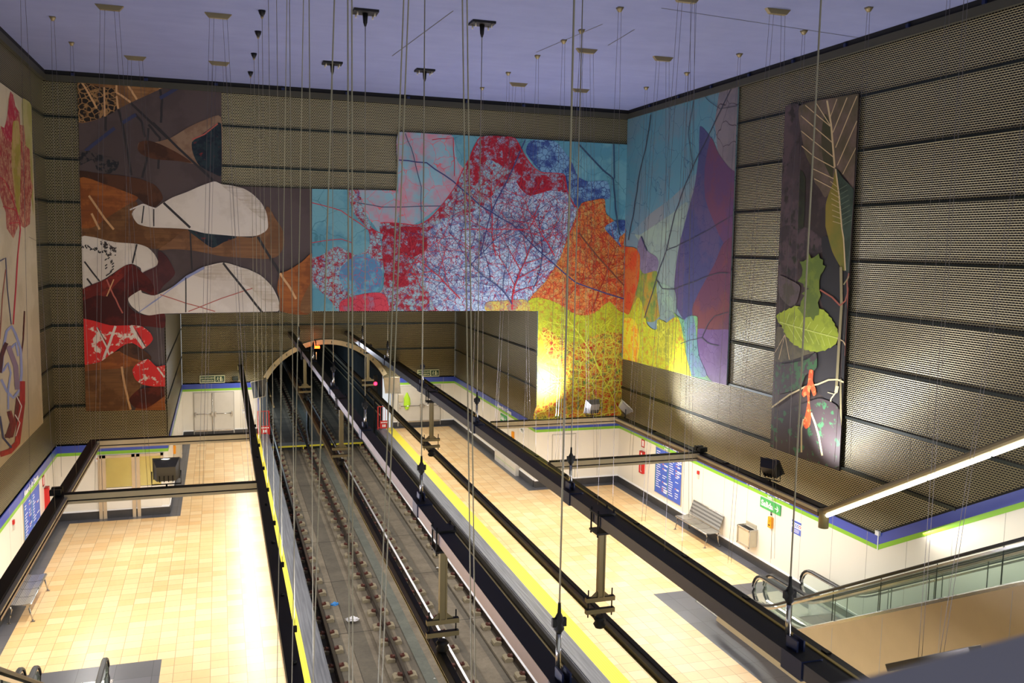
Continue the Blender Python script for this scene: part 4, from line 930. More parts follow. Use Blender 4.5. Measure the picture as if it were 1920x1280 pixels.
t4(C3, [(860, 950), (880, 1100), (895, 1280)], 8, INKT); t4(C6, [(895, 0), (905, 60), (915, 240)], 7, INKT)
for k in range(8): t4(C3, [(868+k*4, 1050+k*30), (830+k*2, 1020+k*32)], 3, INKT); t4(C3, [(872+k*4, 1070+k*28), (925+k*4, 1040+k*28)], 3, plain('print_vein_green', (96, 110, 84), .6))
s4(C6, [(515, 740), (520, 690), (530, 560), (560, 560), (620, 650), (740, 697), (700, 712), (620, 742), (540, 755)], leafmat('print_faded_leaf', (98, 92, 68), (80, 76, 58), .5, 2))
for a_ in ((520, 700), (540, 740), (600, 740)): t4(C6, [(575, 600), a_], 3, INKT)
s4(C6, [(540, 270), (600, 290), (660, 330), (640, 420), (600, 440), (545, 380)], leafmat('print_faded_leaf2', (92, 80, 78), (78, 72, 60), .5, 2))
def jag(pts, k=3.0):
    out = []
    for i in range(len(pts)):
        a, c = pts[i], pts[(i+1) % len(pts)]; dx, dy = c[0]-a[0], c[1]-a[1]; L = math.hypot(dx, dy); n = max(1, int(L/26))
        for j in range(n):
            out.append((a[0]+dx*j/n, a[1]+dy*j/n)); out.append((a[0]+dx*(j+.75)/n-dy/L*-k*2, a[1]+dy*(j+.75)/n+dx/L*-k*2))
    return out
s4(C6, jag([(530, 490), (580, 465), (640, 440), (700, 460), (770, 455), (800, 470), (840, 520), (870, 580), (875, 620), (850, 660), (790, 690), (740, 695), (680, 680), (620, 650), (580, 600), (560, 550), (535, 520)], 3), leafmat('print_lime_leaf', (156, 172, 50), (136, 152, 46), .5, 1.6), sm=False)
for k in range(7): t4(C6, [(580+k*38, 540+k*12), (600+k*40, 480+k*16)], 3, plain('print_vein_lime', (196, 212, 96), .6)); t4(C6, [(590+k*38, 545+k*12), (640+k*32, 630+k*7)], 3, plain('print_vein_lime', (196, 212, 96), .6))
t4(C6, [(545, 530), (700, 575), (870, 620)], 6, plain('print_vein_lime', (196, 212, 96), .6)); t4(C6, [(870, 618), (905, 640), (915, 662)], 5, INKT)
s4(C6, [(710, 142), (722, 172), (740, 165), (765, 145), (772, 172), (790, 180), (788, 208), (803, 215), (790, 245), (775, 265), (768, 300), (768, 345), (777, 380), (760, 420), (768, 455), (765, 490), (745, 495), (735, 525), (720, 500), (680, 505), (672, 482), (645, 450), (662, 440), (665, 415), (685, 380), (668, 370), (712, 340), (680, 332), (680, 316), (648, 300), (670, 270), (675, 235), (668, 210), (658, 190), (680, 188), (700, 175)], leafmat('print_vine_leaf', (108, 124, 46), (90, 108, 44), .5, 1.8), sm=False)
STM = plain('print_stem', (138, 128, 88), .6); STR = plain('print_stem_red', (150, 76, 54), .6); PALE = plain('print_root', (214, 198, 146), .6)
for pts, wd, mm in (([(890, 220), (893, 440), (880, 640), (868, 850), (862, 930)], 15, STM), ([(935, 255), (925, 300), (930, 460), (915, 720)], 8, STR), ([(888, 850), (890, 1140)], 10, STM), ([(885, 437), (840, 390), (772, 348)], 9, STR), ([(885, 437), (915, 410), (940, 320)], 8, STR), ([(905, 320), (945, 260)], 7, STM), ([(862, 925), (835, 960), (828, 1000), (835, 1060), (860, 1110), (886, 1143)], 7, PALE), ([(862, 925), (870, 890)], 18, PALE), ([(500, 1010), (600, 938), (690, 893), (760, 880), (820, 855), (870, 853), (910, 870)], 9, PALE), ([(722, 1040), (745, 1100), (765, 1170), (785, 1280)], 10, PALE), ([(680, 1075), (668, 1130), (668, 1262)], 9, PALE), ([(815, 925), (850, 935)], 4, PALE)): t4(C6, pts, wd, mm)
s4(C6, [(515, 780), (600, 760), (700, 740), (750, 700), (752, 790), (690, 830), (660, 900), (560, 930), (515, 930)], leafmat('print_moss', (66, 56, 56), (58, 96, 58), .52, 5, soft=.02))
s4(C6, [(500, 1060), (600, 1020), (700, 980), (780, 960), (880, 1020), (885, 1340), (700, 1300), (495, 1225)], leafmat('print_moss2', (66, 56, 56), (60, 108, 70), .58, 4, soft=.02))
for pts, wd in (([(722, 1040), (745, 1100), (765, 1170), (785, 1280)], 10), ([(680, 1075), (668, 1130), (668, 1262)], 9)): t4(C6, pts, wd, PALE)
s4(C6, [(712, 800), (735, 803), (732, 860), (748, 905), (750, 935), (735, 945), (718, 905), (714, 980), (722, 1050), (716, 1110), (692, 1130), (676, 1100), (690, 1050), (702, 980), (698, 940), (682, 952), (670, 935), (680, 900), (702, 880)], leafmat('print_bud', (206, 84, 40), (232, 150, 84), .55, 8))
tag(m4.b.build('wall_banner'), 'tall narrow dark banner with green leaves, stem and orange bud on the right wall', 'banner')

# --- pale mural (left wall)
pT = onX(58, 196, XL+.05); pB = onX(78, 796, XL+.05)
zt, zb_ = pT.z, pB.z; yy = pT.y
m5 = Mural(PJL, [(0, 0), (1, 0), (0, 1)], white, (-.001, 0, 0)); m5.b = MB()
m5.b.box(XL, XL+.05, 20.5, yy, zb_, zt, leafmat('print_cream', (192, 178, 146), (180, 166, 134), .5, .6))
c7, c8 = (0, 130, 3.657), (0, 480, 3.2)
m5.shape(px(c7, [(150, 205), (214, 245), (220, 520), (230, 1000), (195, 700), (170, 520), (155, 400)]), leafmat('print_khaki', (158, 150, 84), (170, 160, 104), .5, 1))
pink = leafmat('print_pink_leaf', (184, 140, 104), (158, 84, 72), .5, 5, V=(150, 60, 60), vsc=8, vw=.04, C=(150, 50, 52), cth=.58, soft=.06)
m5.shape(px(c7, [(72, 150), (90, 175), (105, 250), (135, 298), (138, 380), (165, 385), (175, 520), (205, 550), (210, 750), (226, 800), (212, 900), (205, 1060), (170, 1088), (150, 1078), (130, 1060), (92, 1160), (45, 1090), (40, 980), (5, 880), (-20, 700), (-10, 500), (5, 388), (30, 402), (50, 320), (60, 200)]), pink, sm=False)
m5.shape(px(c7, [(72, 152), (90, 175), (105, 250), (130, 300), (100, 360), (80, 500), (40, 480), (5, 390), (30, 402), (50, 320)]), leafmat('print_crimson', (164, 46, 62), (176, 112, 100), .56, 5), sm=False)
m5.shape(px(c7, [(90, 360), (130, 360), (142, 600), (135, 1000), (110, 930), (80, 650)]), leafmat('print_mustard', (158, 142, 62), (176, 150, 90), .5, 2))
for c, pts, wd, mm in ((c7, [(0, 740), (30, 760), (80, 860), (120, 1000), (135, 1055)], 4, V_R), (c7, [(20, 940), (110, 965)], 4, V_R), (c7, [(60, 1055), (135, 1050)], 4, V_R), (c7, [(150, 920), (210, 830)], 3, STR), (c7, [(135, 1050), (140, 1100), (122, 1280)], 6, V_R), (c8, [(107, 0), (95, 200), (80, 410)], 6, V_R), (c8, [(0, 30), (35, 10), (45, 200), (68, 410)], 4, INKB), (c8, [(35, 80), (15, 250), (0, 500)], 4, STR), (c8, [(148, 330), (140, 500), (125, 620), (128, 700)], 6, dred),
    (c8, [(10, 700), (20, 560), (40, 450), (70, 420), (95, 470), (125, 560), (130, 700), (120, 800), (80, 850), (40, 810), (8, 740)], 11, INKPB), (c8, [(60, 560), (95, 520), (110, 600)], 9, INKPB), (c8, [(50, 540), (95, 660), (105, 800)], 22, plain('print_ink_lilac', (130, 108, 124), .6)), (c8, [(20, 690), (50, 640), (65, 700), (50, 800), (50, 920)], 8, INKPB), (c8, [(0, 700), (10, 600), (30, 540), (40, 520)], 18, dred), (c8, [(135, 750), (135, 880), (120, 1000), (105, 1120), (60, 1170), (0, 1190)], 24, leafmat('print_signal_red', (172, 44, 34), (150, 36, 30), .5, 3)), (c8, [(55, 930), (75, 1000), (45, 1090)], 22, mred), (c8, [(110, 840), (95, 980), (70, 1080), (30, 1080)], 16, mred), (c8, [(0, 960), (20, 1090), (70, 1150)], 9, INKB), (c8, [(100, 840), (130, 900), (110, 980)], 4, INKW), (c8, [(90, 950), (120, 1000), (95, 1080)], 4, INKW)):
    m5.stroke(px(c, pts), wd/c[2]*1.35, mm)
m5.b.poly([(XL+.052, yy, 9.6), (XL+.052, yy-1.0, 9.7), (XL+.052, yy-1.0, 9.69), (XL+.052, yy, 9.59)], OLIVE)
tag(m5.b.build('wall_mural'), 'cream mural with a red leaf and tangled roots on the left wall', 'mural')

# ------------------------------------------------------------ doors in the lower walls
YF = YP-.02
def dbl_door(x0, xm, x1, zt_, n):
    r = bpy.data.objects.new('door_%d' % n, None); COL.objects.link(r); r.location = (xm, YF, ZP); struct(r)
    b = MB(); b.box(x0-.04, x1+.04, YF-.01, YF+.02, ZBB-.2, zt_+.04, JOINT); b.build('door_frame', r)
    for a, c, s in ((x0, xm-.012, -1), (xm+.012, x1, 1)):
        b = MB(); b.box(a, c, YF-.035, YF, ZP+.03, zt_, DOORM); b.box(a, c, YF-.045, YF-.03, ZP+.03, ZP+.22, BASEB); b.box(a+.03, c-.03, YF-.05, YF-.03, ZP+.22, ZP+.29, STEEL); lf_ = b.build('door_leaf', r)
        b = MB(); zz = ZP+1.02; b.tube((a+.06, YF-.12, zz), (c-.06, YF-.12, zz), .018, STEEL); b.box(a+.03, a+.09, YF-.14, YF-.03, zz-.1, zz+.08, STEEL); b.box(c-.09, c-.03, YF-.14, YF-.03, zz-.1, zz+.08, STEEL); b.build('push_bar', lf_)
    b = MB(); b.tube((xm-.06, YF-.06, ZP), (xm-.06, YF-.06, zt_), .015, STEEL, 6); b.build('lock_rod', r)
    return r
dbl_door(-1.15, -.33, .50, 2.95, 1)
dbl_door(7.98, 9.10, 10.0, 2.95, 2)
# glazed doors in the left back wall
r = bpy.data.objects.new('door_3', None); COL.objects.link(r); r.location = (-2.7, YB-.03, ZP); struct(r)
b = MB()
for x in (-3.62, -3.50, -2.66, -2.52): b.box(x-.05, x+.05, YB-.07, YB, ZP, 3.0, plain('champagne_aluminium', (206, 186, 156), .35, .4))
b.box(-3.62, -1.78, YB-.07, YB, 2.92, 3.0, MC['champagne_aluminium']); b.box(-1.86, -1.78, YB-.07, YB, ZBB+.9, 3.0, MC['champagne_aluminium']); b.build('door_frame', r)
for x0, x1 in ((-3.45, -2.71), (-2.47, -1.86)):
    b = MB(); b.box(x0, x1, YB-.045, YB-.02, 1.98, 2.92, GLASSD); b.build('door_glass', r)
    b = MB(); b.box(x0, x1, YB-.045, YB-.01, ZBB+.05, 1.96, WHITE); b.build('lower_panel', r)
# plain flush door in the right back wall
r = bpy.data.objects.new('door_4', None); COL.objects.link(r); r.location = (11.9, YB, ZP); struct(r)
b = MB(); b.box(11.35, 11.37, YB-.012, YB, ZBB, 2.93, JOINT); b.box(12.26, 12.28, YB-.012, YB, ZBB, 2.93, JOINT); b.box(11.35, 12.28, YB-.012, YB, 2.91, 2.93, JOINT); b.build('door_frame', r)
b = MB(); b.box(11.38, 12.25, YB-.02, YB, ZBB+.06, 2.90, WHITE); b.build('door_leaf', r)
b = MB(); q = onY(1067, 858, YB-.02); b.box(q.x-.02, q.x+.02, YB-.06, YB-.02, q.z-.03, q.z+.03, BASEB); b.build('door_handle', r)
# blue posts at the ends of the recess walls
for x in (1.60, 7.66): 
    b = MB(); b.box(x-.05, x+.05, YP-.12, YP, ZP, 3.1, BLUE); struct(b.build('trim_5' if x < 4 else 'trim_6'))

# ------------------------------------------------------------ signs and wall fittings
def frame_box(b, c, ux, n, w_, h_, d_, m, front=None):
    c = Vector(c); ux = Vector(ux); n = Vector(n); b.obox(c+n*d_/2, ux, (0, 0, 1), n, w_/2, h_/2, d_/2, m)
SR = (Vector((0, -1, 0)), Vector((-1, 0, 0)))     # right wall: text runs toward the camera
SLf = (Vector((0, 1, 0)), Vector((1, 0, 0)))      # left wall: text runs away from the camera
SB = (Vector((1, 0, 0)), Vector((0, -1, 0)))
def exit_sign(c, fr, label):
    ux, n = fr; c = Vector(c); r = thing('emergency_exit_sign', label, 'sign', tuple(c))
    b = MB(); frame_box(b, c, ux, n, 1.06, .34, .03, CREAM); b.build('sign_board', r)
    b = MB(); b.obox(c-ux*.20+n*.034, ux, (0, 0, 1), n, .29, .13, .004, DGREEN); b.obox(c+ux*.32+n*.034, ux, (0, 0, 1), n, .19, .13, .004, DGREEN); b.build('green_field', r)
    text_mesh('lettering', 'USO EXCLUSIVO', c-ux*.20+n*.040+Vector((0, 0, .02)), ux, (0, 0, 1), .085, CREAM, r, .002, 'CENTER', .003)
    text_mesh('lettering', 'EMERGENCIA', c-ux*.20+n*.040-Vector((0, 0, .09)), ux, (0, 0, 1), .085, CREAM, r, .002, 'CENTER', .003)
    b = MB(); o = c+ux*.24+n*.042; Z = Vector((0, 0, 1))
    b.lathe(o+Z*.075, [(-.002, .022), (.002, .022)], CREAM, 10, n)
    for p_, q_ in (((0, .05), (-.02, -.02)), ((-.02, -.02), (-.06, -.07)), ((-.02, -.02), (.03, -.05)), ((.03, -.05), (.02, -.1)), ((0, .04), (.05, .02)), ((0, .04), (-.05, .02))):
        a, c_ = o+ux*p_[0]+Z*p_[1], o+ux*q_[0]+Z*q_[1]; d = (c_-a); s_ = d.normalized().cross(n); b.obox((a+c_)/2, d, s_, n, d.length/2+.006, .010, .002, CREAM)
    b.obox(o+ux*.12, ux, Z, n, .035, .1, .002, CREAM); b.obox(o+ux*.20-Z*.01, ux, Z, n, .008, .05, .002, CREAM); b.obox(o+ux*.20-Z*.06, ux+Z, Z-ux, n, .02, .02, .002, CREAM)
    b.build('pictogram', r); return r
c = onY(398, 711, YP-.02); exit_sign((c.x, YP-.01, 3.56), SB, 'green emergency exit sign on the cladding above the left double doors')
c = onY(803, 698.5, YP-.02); exit_sign((c.x, YP-.01, 3.56), SB, 'green emergency exit sign on the cladding above the right double doors')
def lettering(name, txt, org, fr, size, label, m=WHT, fitw=None, bold=.006):
    o = text_mesh(name, txt, Vector(org)+fr[1]*.012, fr[0], (0, 0, 1), size, m, None, .003, 'LEFT', bold, fitw); return tag(o, label, 'lettering')
LZ = ZGB+.13
p0, p1 = onX(1402, 903, XR), onX(1482, 940, XR)
lettering('station_name', 'Alameda de Osuna', (XR-.012, p0.y, LZ), SR, .2, 'white station name on the blue band above the Salida sign', fitw=abs(p0.y-p1.y))
q0, q1 = onX(1245, 828, XR), onX(1292, 851, XR)
lettering('station_name', 'Alameda de Osuna', (XR-.012, q0.y, LZ), SR, .2, 'white station name on the blue band above the network map, partly hidden by the rail', fitw=abs(q0.y-q1.y)*1.2)
q0, q1 = onX(934, 759, XOR), onX(960, 776, XOR)
lettering('station_name', 'Alameda de Osuna', (XOR-.012, q0.y, LZ), SR, .2, 'white station name on the blue band of the far right passage wall', fitw=abs(q0.y-q1.y))
q0, q1 = onX(43, 925, XL), onX(70, 893, XL)
lettering('station_name', 'Alameda de Osuna', (XL+.012, q0.y, LZ), SLf, .2, 'white station name on the blue band of the left wall', fitw=abs(q1.y-q0.y))
q0 = onX(1440, 932, XR)
lettering('platform_number', 'Andén 1', (XR-.008, q0.y, ZGB+.02), SR, .085, 'small white platform lettering on the green band over the Salida sign', bold=.002)
q0 = onX(1247, 846, XR)
lettering('platform_number', 'Andén 1', (XR-.008, q0.y, ZGB+.02), SR, .085, 'small white platform lettering on the green band over the network map', bold=.002)
def salida(c0, c1, z0, z1, X, label, small=False):
    cy = (c0+c1)/2; wd = abs(c0-c1); h_ = z1-z0; c = Vector((X-.01, cy, (z0+z1)/2)); r = thing('exit_sign', label, 'sign', tuple(c)); ux, n = SR
    b = MB(); frame_box(b, c, ux, n, wd, h_, .03, SGREEN); b.build('sign_board', r)
    text_mesh('lettering', 'Salida', c-ux*wd*.44+n*.033-Vector((0, 0, h_*.26)), ux, (0, 0, 1), h_*.78, WHT, r, .002, 'LEFT', .006, wd*.6)
    b = MB(); o = c+ux*wd*.34+n*.034; b.obox(o, ux, (0, 0, 1), n, wd*.09, h_*.05, .002, WHT)
    for s_ in (-1, 1): d = Vector((0, 0, s_*1.0))*.7-ux*.7; b.obox(o+ux*wd*.09+d*h_*.17, d, d.cross(n), n, h_*.2, h_*.05, .002, WHT)
    b.build('arrow', r)
a, c = onX(1428, 933, XR), onX(1465, 955, XR)
salida(a.y, c.y, 2.72, 3.0, XR, 'green Salida sign with arrow under the band on the right wall')
a, c = onX(940, 778, XOR), onX(954, 786, XOR)
salida(a.y, c.y+.2, 2.68, 2.98, XOR, 'green Salida sign on the far right passage wall', True)
# small running-man sign
a = onX(979, 803, XOR); r = MB(); r.box(XOR-.02, XOR, a.y-.22, a.y+.22, 2.72, 2.95, WHT)
for k in range(6): r.box(XOR-.026, XOR-.02, a.y-.18+.06*k, a.y-.14+.06*k, 2.76+.05*(k % 3), 2.84+.03*(k % 2), DGREEN)
tag(r.build('safety_sign'), 'small white and green safety sign near the corner of the right passage', 'sign')
# network maps
def mapboard(X, y0, y1, z0, z1, fr, label, seed, cols=4):
    ux, n = fr; c = Vector((X, (y0+y1)/2, (z0+z1)/2)); wd, h_ = abs(y1-y0), z1-z0; r = thing('network_map', label, 'map board', tuple(c))
    b = MB(); frame_box(b, c, ux, n, wd+.08, h_+.06, .02, ALU); b.build('frame', r)
    b = MB(); b.obox(c+n*.025, ux, (0, 0, 1), n, wd/2, h_/2, .005, MBLUE); b.obox(c+n*.031-ux*(wd/2-.03), ux, (0, 0, 1), n, .008, h_/2*.94, .001, SGREEN); b.obox(c+n*.031+ux*.0, ux, (0, 0, 1), n, .008, h_/2*.94, .001, SGREEN); b.build('map_panel', r)
    b = MB(); rn = random.Random(seed); Z = Vector((0, 0, 1))
    for k in range(cols):
        z = h_/2-.1; x = -wd/2+wd*(k+.08)/cols+.04
        while z > -h_/2+.1:
            if rn.random() < (.9 if k % 2 == 0 else .6):
                L = wd/cols*rn.uniform(.35, .8)
                red = rn.random() < (.35 if k % 2 else .0)
                if red: b.obox(c+n*.032+ux*(x+.04)+Z*z, ux, Z, n, .03, .02, .001, plain('map_orange', (236, 130, 96), .5)); x2 = x+.09
                else: x2 = x
                b.obox(c+n*.032+ux*(x2+L/2)+Z*z, ux, Z, n, L/2*.9, .011, .001, WHT)
                if red: b.obox(c+n*.032+ux*(x2+L/2)+Z*(z-.03), ux, Z, n, L/2*.8, .008, .001, WHT)
            z -= .075
    b.build('map_lines', r); return r
a, c = onX(1231, 850, XR), onX(1279, 870, XR); 
zlo = onX(1229, 920, XR).z
mapboard(XR, a.y, onX(1278, 905, XR).y, zlo, 3.0, SR, 'blue network map board on the right wall left of the bench', 3)
zl = 1.35
y0_, y1_ = onX(44, 990, XL).y, onX(72, 930, XL).y
mapboard(XL, y0_, y1_, 1.5, 3.0, SLf, 'blue network map board on the left wall behind the hanging rail', 4)
def poster(X, c_uv, wd, h_, fr, label):
    ux, n = fr; c = onX(*c_uv, X); r = thing('information_sign', label, 'sign', tuple(c)); Z = Vector((0, 0, 1))
    b = MB(); frame_box(b, c, ux, n, wd, h_, .012, WHT); b.build('backing', r)
    b = MB(); b.obox(c+n*.014-Z*h_*.28, ux, Z, n, wd/2, h_*.22, .002, MBLUE); b.obox(c+n*.014+Z*h_*.42, ux, Z, n, wd/2, h_*.08, .002, MBLUE)
    for k in range(5): b.lathe(c+n*.014+ux*(-.38+.19*k)*wd+Z*h_*.15, [(-.002, h_*.12), (.002, h_*.12)], MBLUE if k < 4 else RED, 12, n); b.lathe(c+n*.017+ux*(-.38+.19*k)*wd+Z*h_*.15, [(-.002, h_*.07), (.002, h_*.07)], WHT, 10, n)
    b.build('blue_print', r)
    b = MB()
    for k in range(3): b.obox(c+n*.018-Z*h_*(.16+.1*k), ux, Z, n, wd*(.36-.03*k), h_*.018, .001, WHT)
    b.build('text_lines', r)
poster(XR, (1494, 989), .38, .34, SR, 'small blue and white information sign right of the call point')
poster(XL, (72, 1009), .42, .42, SLf, 'blue and white notice low on the left wall under the rail, nearer the corner')
poster(XL, (53, 1042), .42, .42, SLf, 'blue and white notice on the left wall beside the bench')
# help points
def helppoint(c, fr, label, q=True):
    ux, n = fr; c = Vector(c); r = thing('help_point', label, 'help point', tuple(c)); Z = Vector((0, 0, 1))
    b = MB(); frame_box(b, c, ux, n, .16, .3, .08, YBOX); b.build('yellow_box', r, .01)
    b = MB(); b.obox(c+n*.084-Z*.07, ux, Z, n, .035, .015, .002, BLACK); b.lathe(c+n*.08+Z*.07, [(0, .045), (.01, .045), (.012, .03)], YBOX, 14, n); b.build('button_panel', r)
    if q: text_mesh('question_mark', '?', c+Z*.19-ux*.09+n*.004, ux, (0, 0, 1), .34, BLACK, r, .002, 'LEFT', .016)
c = onX(1444, 979, XR-.05); helppoint((XR, c.y, c.z), SR, 'yellow help point with a black question mark on the right wall')
c = onX(961, 816, XOR-.05); helppoint((XOR, c.y, c.z), SR, 'yellow help point on the far right passage wall', False)
c = onX(328, 842, XOL+.05); helppoint((XOL, c.y, c.z), SLf, 'yellow help point on the far left passage wall', False)
# bins
def bin_(c, fr, label, wd=.62, h_=.5):
    ux, n = fr; c = Vector(c); r = thing('litter_bin', label, 'bin', tuple(c)); Z = Vector((0, 0, 1)); dd = .26
    b = MB(); f = c+n*dd/2
    b.obox(f-Z*.0, ux, Z, n, wd/2-.02, h_/2-.02, dd/2-.012, ALU); b.obox(f-n*0+Z*(h_/2-.03), ux, Z, n, wd/2-.03, .012, dd/2-.03, BLACK); b.build('body', r)
    b = MB(); o = c+n*dd
    for s_ in (-1, 1): b.obox(o+ux*s_*(wd/2-.015), ux, Z, n, .02, h_/2, .014, STEEL); b.obox(o+Z*s_*(h_/2-.015), ux, Z, n, wd/2, .02, .014, STEEL); b.obox(f+ux*s_*(wd/2-.01)+Z*(h_/2), ux, Z, n, .012, .015, dd/2, STEEL)
    b.build('steel_frame', r)
    b = MB(); b.obox(c+n*.02+Z*(h_/2+.07), ux, Z, n, wd/2*.8, .05, .01, ALU); b.build('backplate', r)
c = onX(1400, 1005, XR-.15); bin_((XR, c.y, c.z), SR, 'square steel litter bin on the right wall beside the bench')
c = onX(340, 842, XOL+.25); bin_((XOL, c.y, c.z), SLf, 'square steel litter bin on the far left passage wall')
# benches
def bench(X, y0, y1, n, label, back=True):
    """n: +1 faces +X, -1 faces -X; X = wall plane"""
    r = thing('perforated_bench', label, 'bench', (X, (y0+y1)/2, ZP)); g = .18; dp = .46; zs = ZP+.44
    xb, xf = X+n*g, X+n*(g+dp); t = NT('perforated_seat_steel') if 'perforated_seat_steel' not in bpy.data.materials else None
    if t:
        x_, y_, z_ = t.xyz(); fx = t.math('SUBTRACT', t.math('FRACT', t.math('MULTIPLY', x_, 28.0)), .5); fy = t.math('SUBTRACT', t.math('FRACT', t.math('MULTIPLY', y_, 28.0)), .5)
        rr = t.math('ADD', t.math('POWER', fx, 2.0), t.math('POWER', fy, 2.0)); t.fin(t.mix(t.math('LESS_THAN', rr, .09), lin((196, 194, 190)), lin((60, 58, 56))), .3, .8)
    SM = bpy.data.materials['perforated_seat_steel']
    ns = 4; L = (y1-y0)/ns
    for k in range(ns):
        b = MB(); pr = [(xb, zs+.03), (xb+n*.12, zs-.005), (xb+n*.3, zs-.01), (xf-n*.04, zs+.01), (xf, zs-.01), (xf, zs-.035), (xb+n*.3, zs-.035), (xb, zs+.005)]
        b.prism([(x, y0+k*L+.012, z) for x, z in pr], (0, L-.024, 0), SM, cap=STEEL); b.build('seat', r)
    b = MB(); b.tube((xf-n*.02, y0, zs-.02), (xf-n*.02, y1, zs-.02), .02, STEEL); b.tube((xb, y0, zs), (xb, y1, zs), .02, STEEL); b.build('seat_frame', r)
    if back:
        b = MB(); b.prism([(xb, y0+.05, zs+.06), (xb-n*.14, y0+.05, zs+.46), (xb-n*.14, y1-.05, zs+.46), (xb, y1-.05, zs+.06)], (n*.015, 0, 0), SM)
        b.tube((xb-n*.14, y0+.05, zs+.46), (xb-n*.14, y1-.05, zs+.46), .018, STEEL); b.build('backrest', r)
    for yy_ in (y0+.04, y1-.04):
        for xx, s_ in ((xf-n*.03, 1), (xb+n*.02, -1)):
            b = MB(); b.sweep([(xx, yy_, zs-.02), (xx-n*s_*.03, yy_, zs-.12), (xx-n*s_*.0, yy_, ZP+.18), (xx+n*s_*.04, yy_, ZP+.02)], STEEL, r=.018, n=8); b.box(xx+n*s_*.04-.04, xx+n*s_*.04+.04, yy_-.03, yy_+.03, ZP, ZP+.015, STEEL); b.build('leg', r)
a, c = onZ(1265, 966, ZP+.44), onZ(1322, 1001, ZP+.44)
bench(XR, min(a.y, c.y), max(a.y, c.y), -1, 'steel perforated bench with backrest against the right wall')
a, c = onZ(45, 1133, ZP+.44), onZ(80, 1075, ZP+.44)
bench(XL, min(a.y, c.y), max(a.y, c.y), 1, 'steel perforated bench against the left wall')
# fire cabinets
def fire(c, fr, wd, h_, label, glass=True):
    ux, n = fr; c = Vector(c); r = thing('fire_cabinet' if glass else 'fire_notice', label, 'fire cabinet' if glass else 'sign', tuple(c)); Z = Vector((0, 0, 1))
    b = MB(); dpt = .10 if glass else .015
    for s_ in (-1, 1): b.obox(c+n*dpt/2+ux*s_*(wd/2-.02), ux, Z, n, .02, h_/2, dpt/2, RED); b.obox(c+n*dpt/2+Z*s_*(h_/2-.02), ux, Z, n, wd/2, .02, dpt/2, RED)
    b.build('red_frame', r)
    b = MB(); b.obox(c+n*dpt*.3, ux, Z, n, wd/2-.03, h_/2-.03, dpt*.3, WHT); b.build('panel', r)
    if glass:
        b = MB(); b.lathe(c+n*.04-Z*(h_/2-.08), [(0, .045), (h_*.5, .045), (h_*.56, .02), (h_*.62, .02)], plain('extinguisher_red', (190, 70, 50), .4), 12); b.build('extinguisher', r)
c = onX(1206, 866, XR); fire((XR, c.y, c.z), SR, .26, .78, 'red framed fire cabinet on the right wall left of the map')
c = onX(1206, 831, XR); fire((XR, c.y, c.z), SR, .22, .28, 'small red framed notice above the fire cabinet on the right wall', False)
c = onX(85, 938, XL); fire((XL, c.y, c.z), SLf, .26, .78, 'red framed fire cabinet on the left wall beside the map')
c = onX(81, 901, XL); fire((XL, c.y, c.z), SLf, .22, .3, 'small red framed notice above the fire cabinet on the left wall', False)
def alarm(c, fr, label):
    ux, n = fr; c = Vector(c); r = thing('alarm_button', label, 'alarm button', tuple(c)); Z = Vector((0, 0, 1))
    b = MB(); b.obox(c+n*.02+Z*.06, ux, Z, n, .05, .05, .02, RED); b.build('red_button', r); b = MB(); b.obox(c+n*.02-Z*.07, ux, Z, n, .05, .06, .02, DOORM); b.build('white_box', r)
c = onX(1310, 889, XR); alarm((XR, c.y, c.z), SR, 'red alarm button on the right wall right of the map')
c = onX(24, 983, XL); alarm((XL, c.y, c.z), SLf, 'red alarm button on the left wall left of the map')
# first aid sign
c = onY(184, 859.5, YB); b = MB(); r = thing('first_aid_sign', 'white sign with a red cross left of the glazed doors', 'sign', (c.x, YB, c.z))
b.box(c.x-.09, c.x+.09, YB-.02, YB, c.z-.09, c.z+.09, WHT); b.build('sign_board', r)
b = MB(); b.box(c.x-.045, c.x+.045, YB-.025, YB-.02, c.z-.016, c.z+.016, RED); b.box(c.x-.016, c.x+.016, YB-.025, YB-.02, c.z-.045, c.z+.045, RED); b.build('red_cross', r)
# wall telephones and notices by the tunnel
for u, v, lab in ((460, 757, 'pale grey wall phone box right of the left double doors'), (751, 746, 'grey wall phone box left of the right double doors')):
    c = onY(u, v, YP); r = thing('phone_box', lab, 'phone box', (c.x, YP, c.z)); b = MB(); b.box(c.x-.12, c.x+.12, YP-.1, YP, c.z-.18, c.z+.18, ALU if u > 600 else DOORM); b.build('case', r, .02)
    b = MB(); b.box(c.x-.14, c.x+.14, YP-.02, YP, c.z-.42, c.z-.24, WHT); b.box(c.x-.11, c.x+.11, YP-.023, YP-.02, c.z-.30, c.z-.28, BASEB); b.box(c.x-.11, c.x+.07, YP-.023, YP-.02, c.z-.35, c.z-.335, JOINT); b.build('notice', r)
# hi-vis vest on its hook
c = onY(763, 738, YP-.05); me = bpy.data.meshes.new('hi_vis_vest'); bm = bmesh.new(); NV = plain('fluorescent_yellow_green', (190, 240, 50), .6)
rows = [(0.0, .03), (-.12, .09), (-.28, .16), (-.42, .15), (-.55, .17), (-.68, .12), (-.80, .06)]; prev = None
for zz, hw in rows:
    ring = [bm.verts.new((c.x+hw*math.cos(a*math.pi/5), YP-.09+.05*math.sin(a*math.pi/5)*(1+.4*math.cos(3*a)), c.z+.05+zz+.03*math.sin(a*2+zz*9))) for a in range(10)]
    if prev:
        for i in range(10): bm.faces.new((prev[i], prev[(i+1) % 10], ring[(i+1) % 10], ring[i]))
    prev = ring
bm.to_mesh(me); bm.free(); me.materials.append(NV); o = bpy.data.objects.new('hi_vis_vest', me); COL.objects.link(o); tag(o, 'fluorescent yellow-green vest hanging beside the right double doors', 'vest')
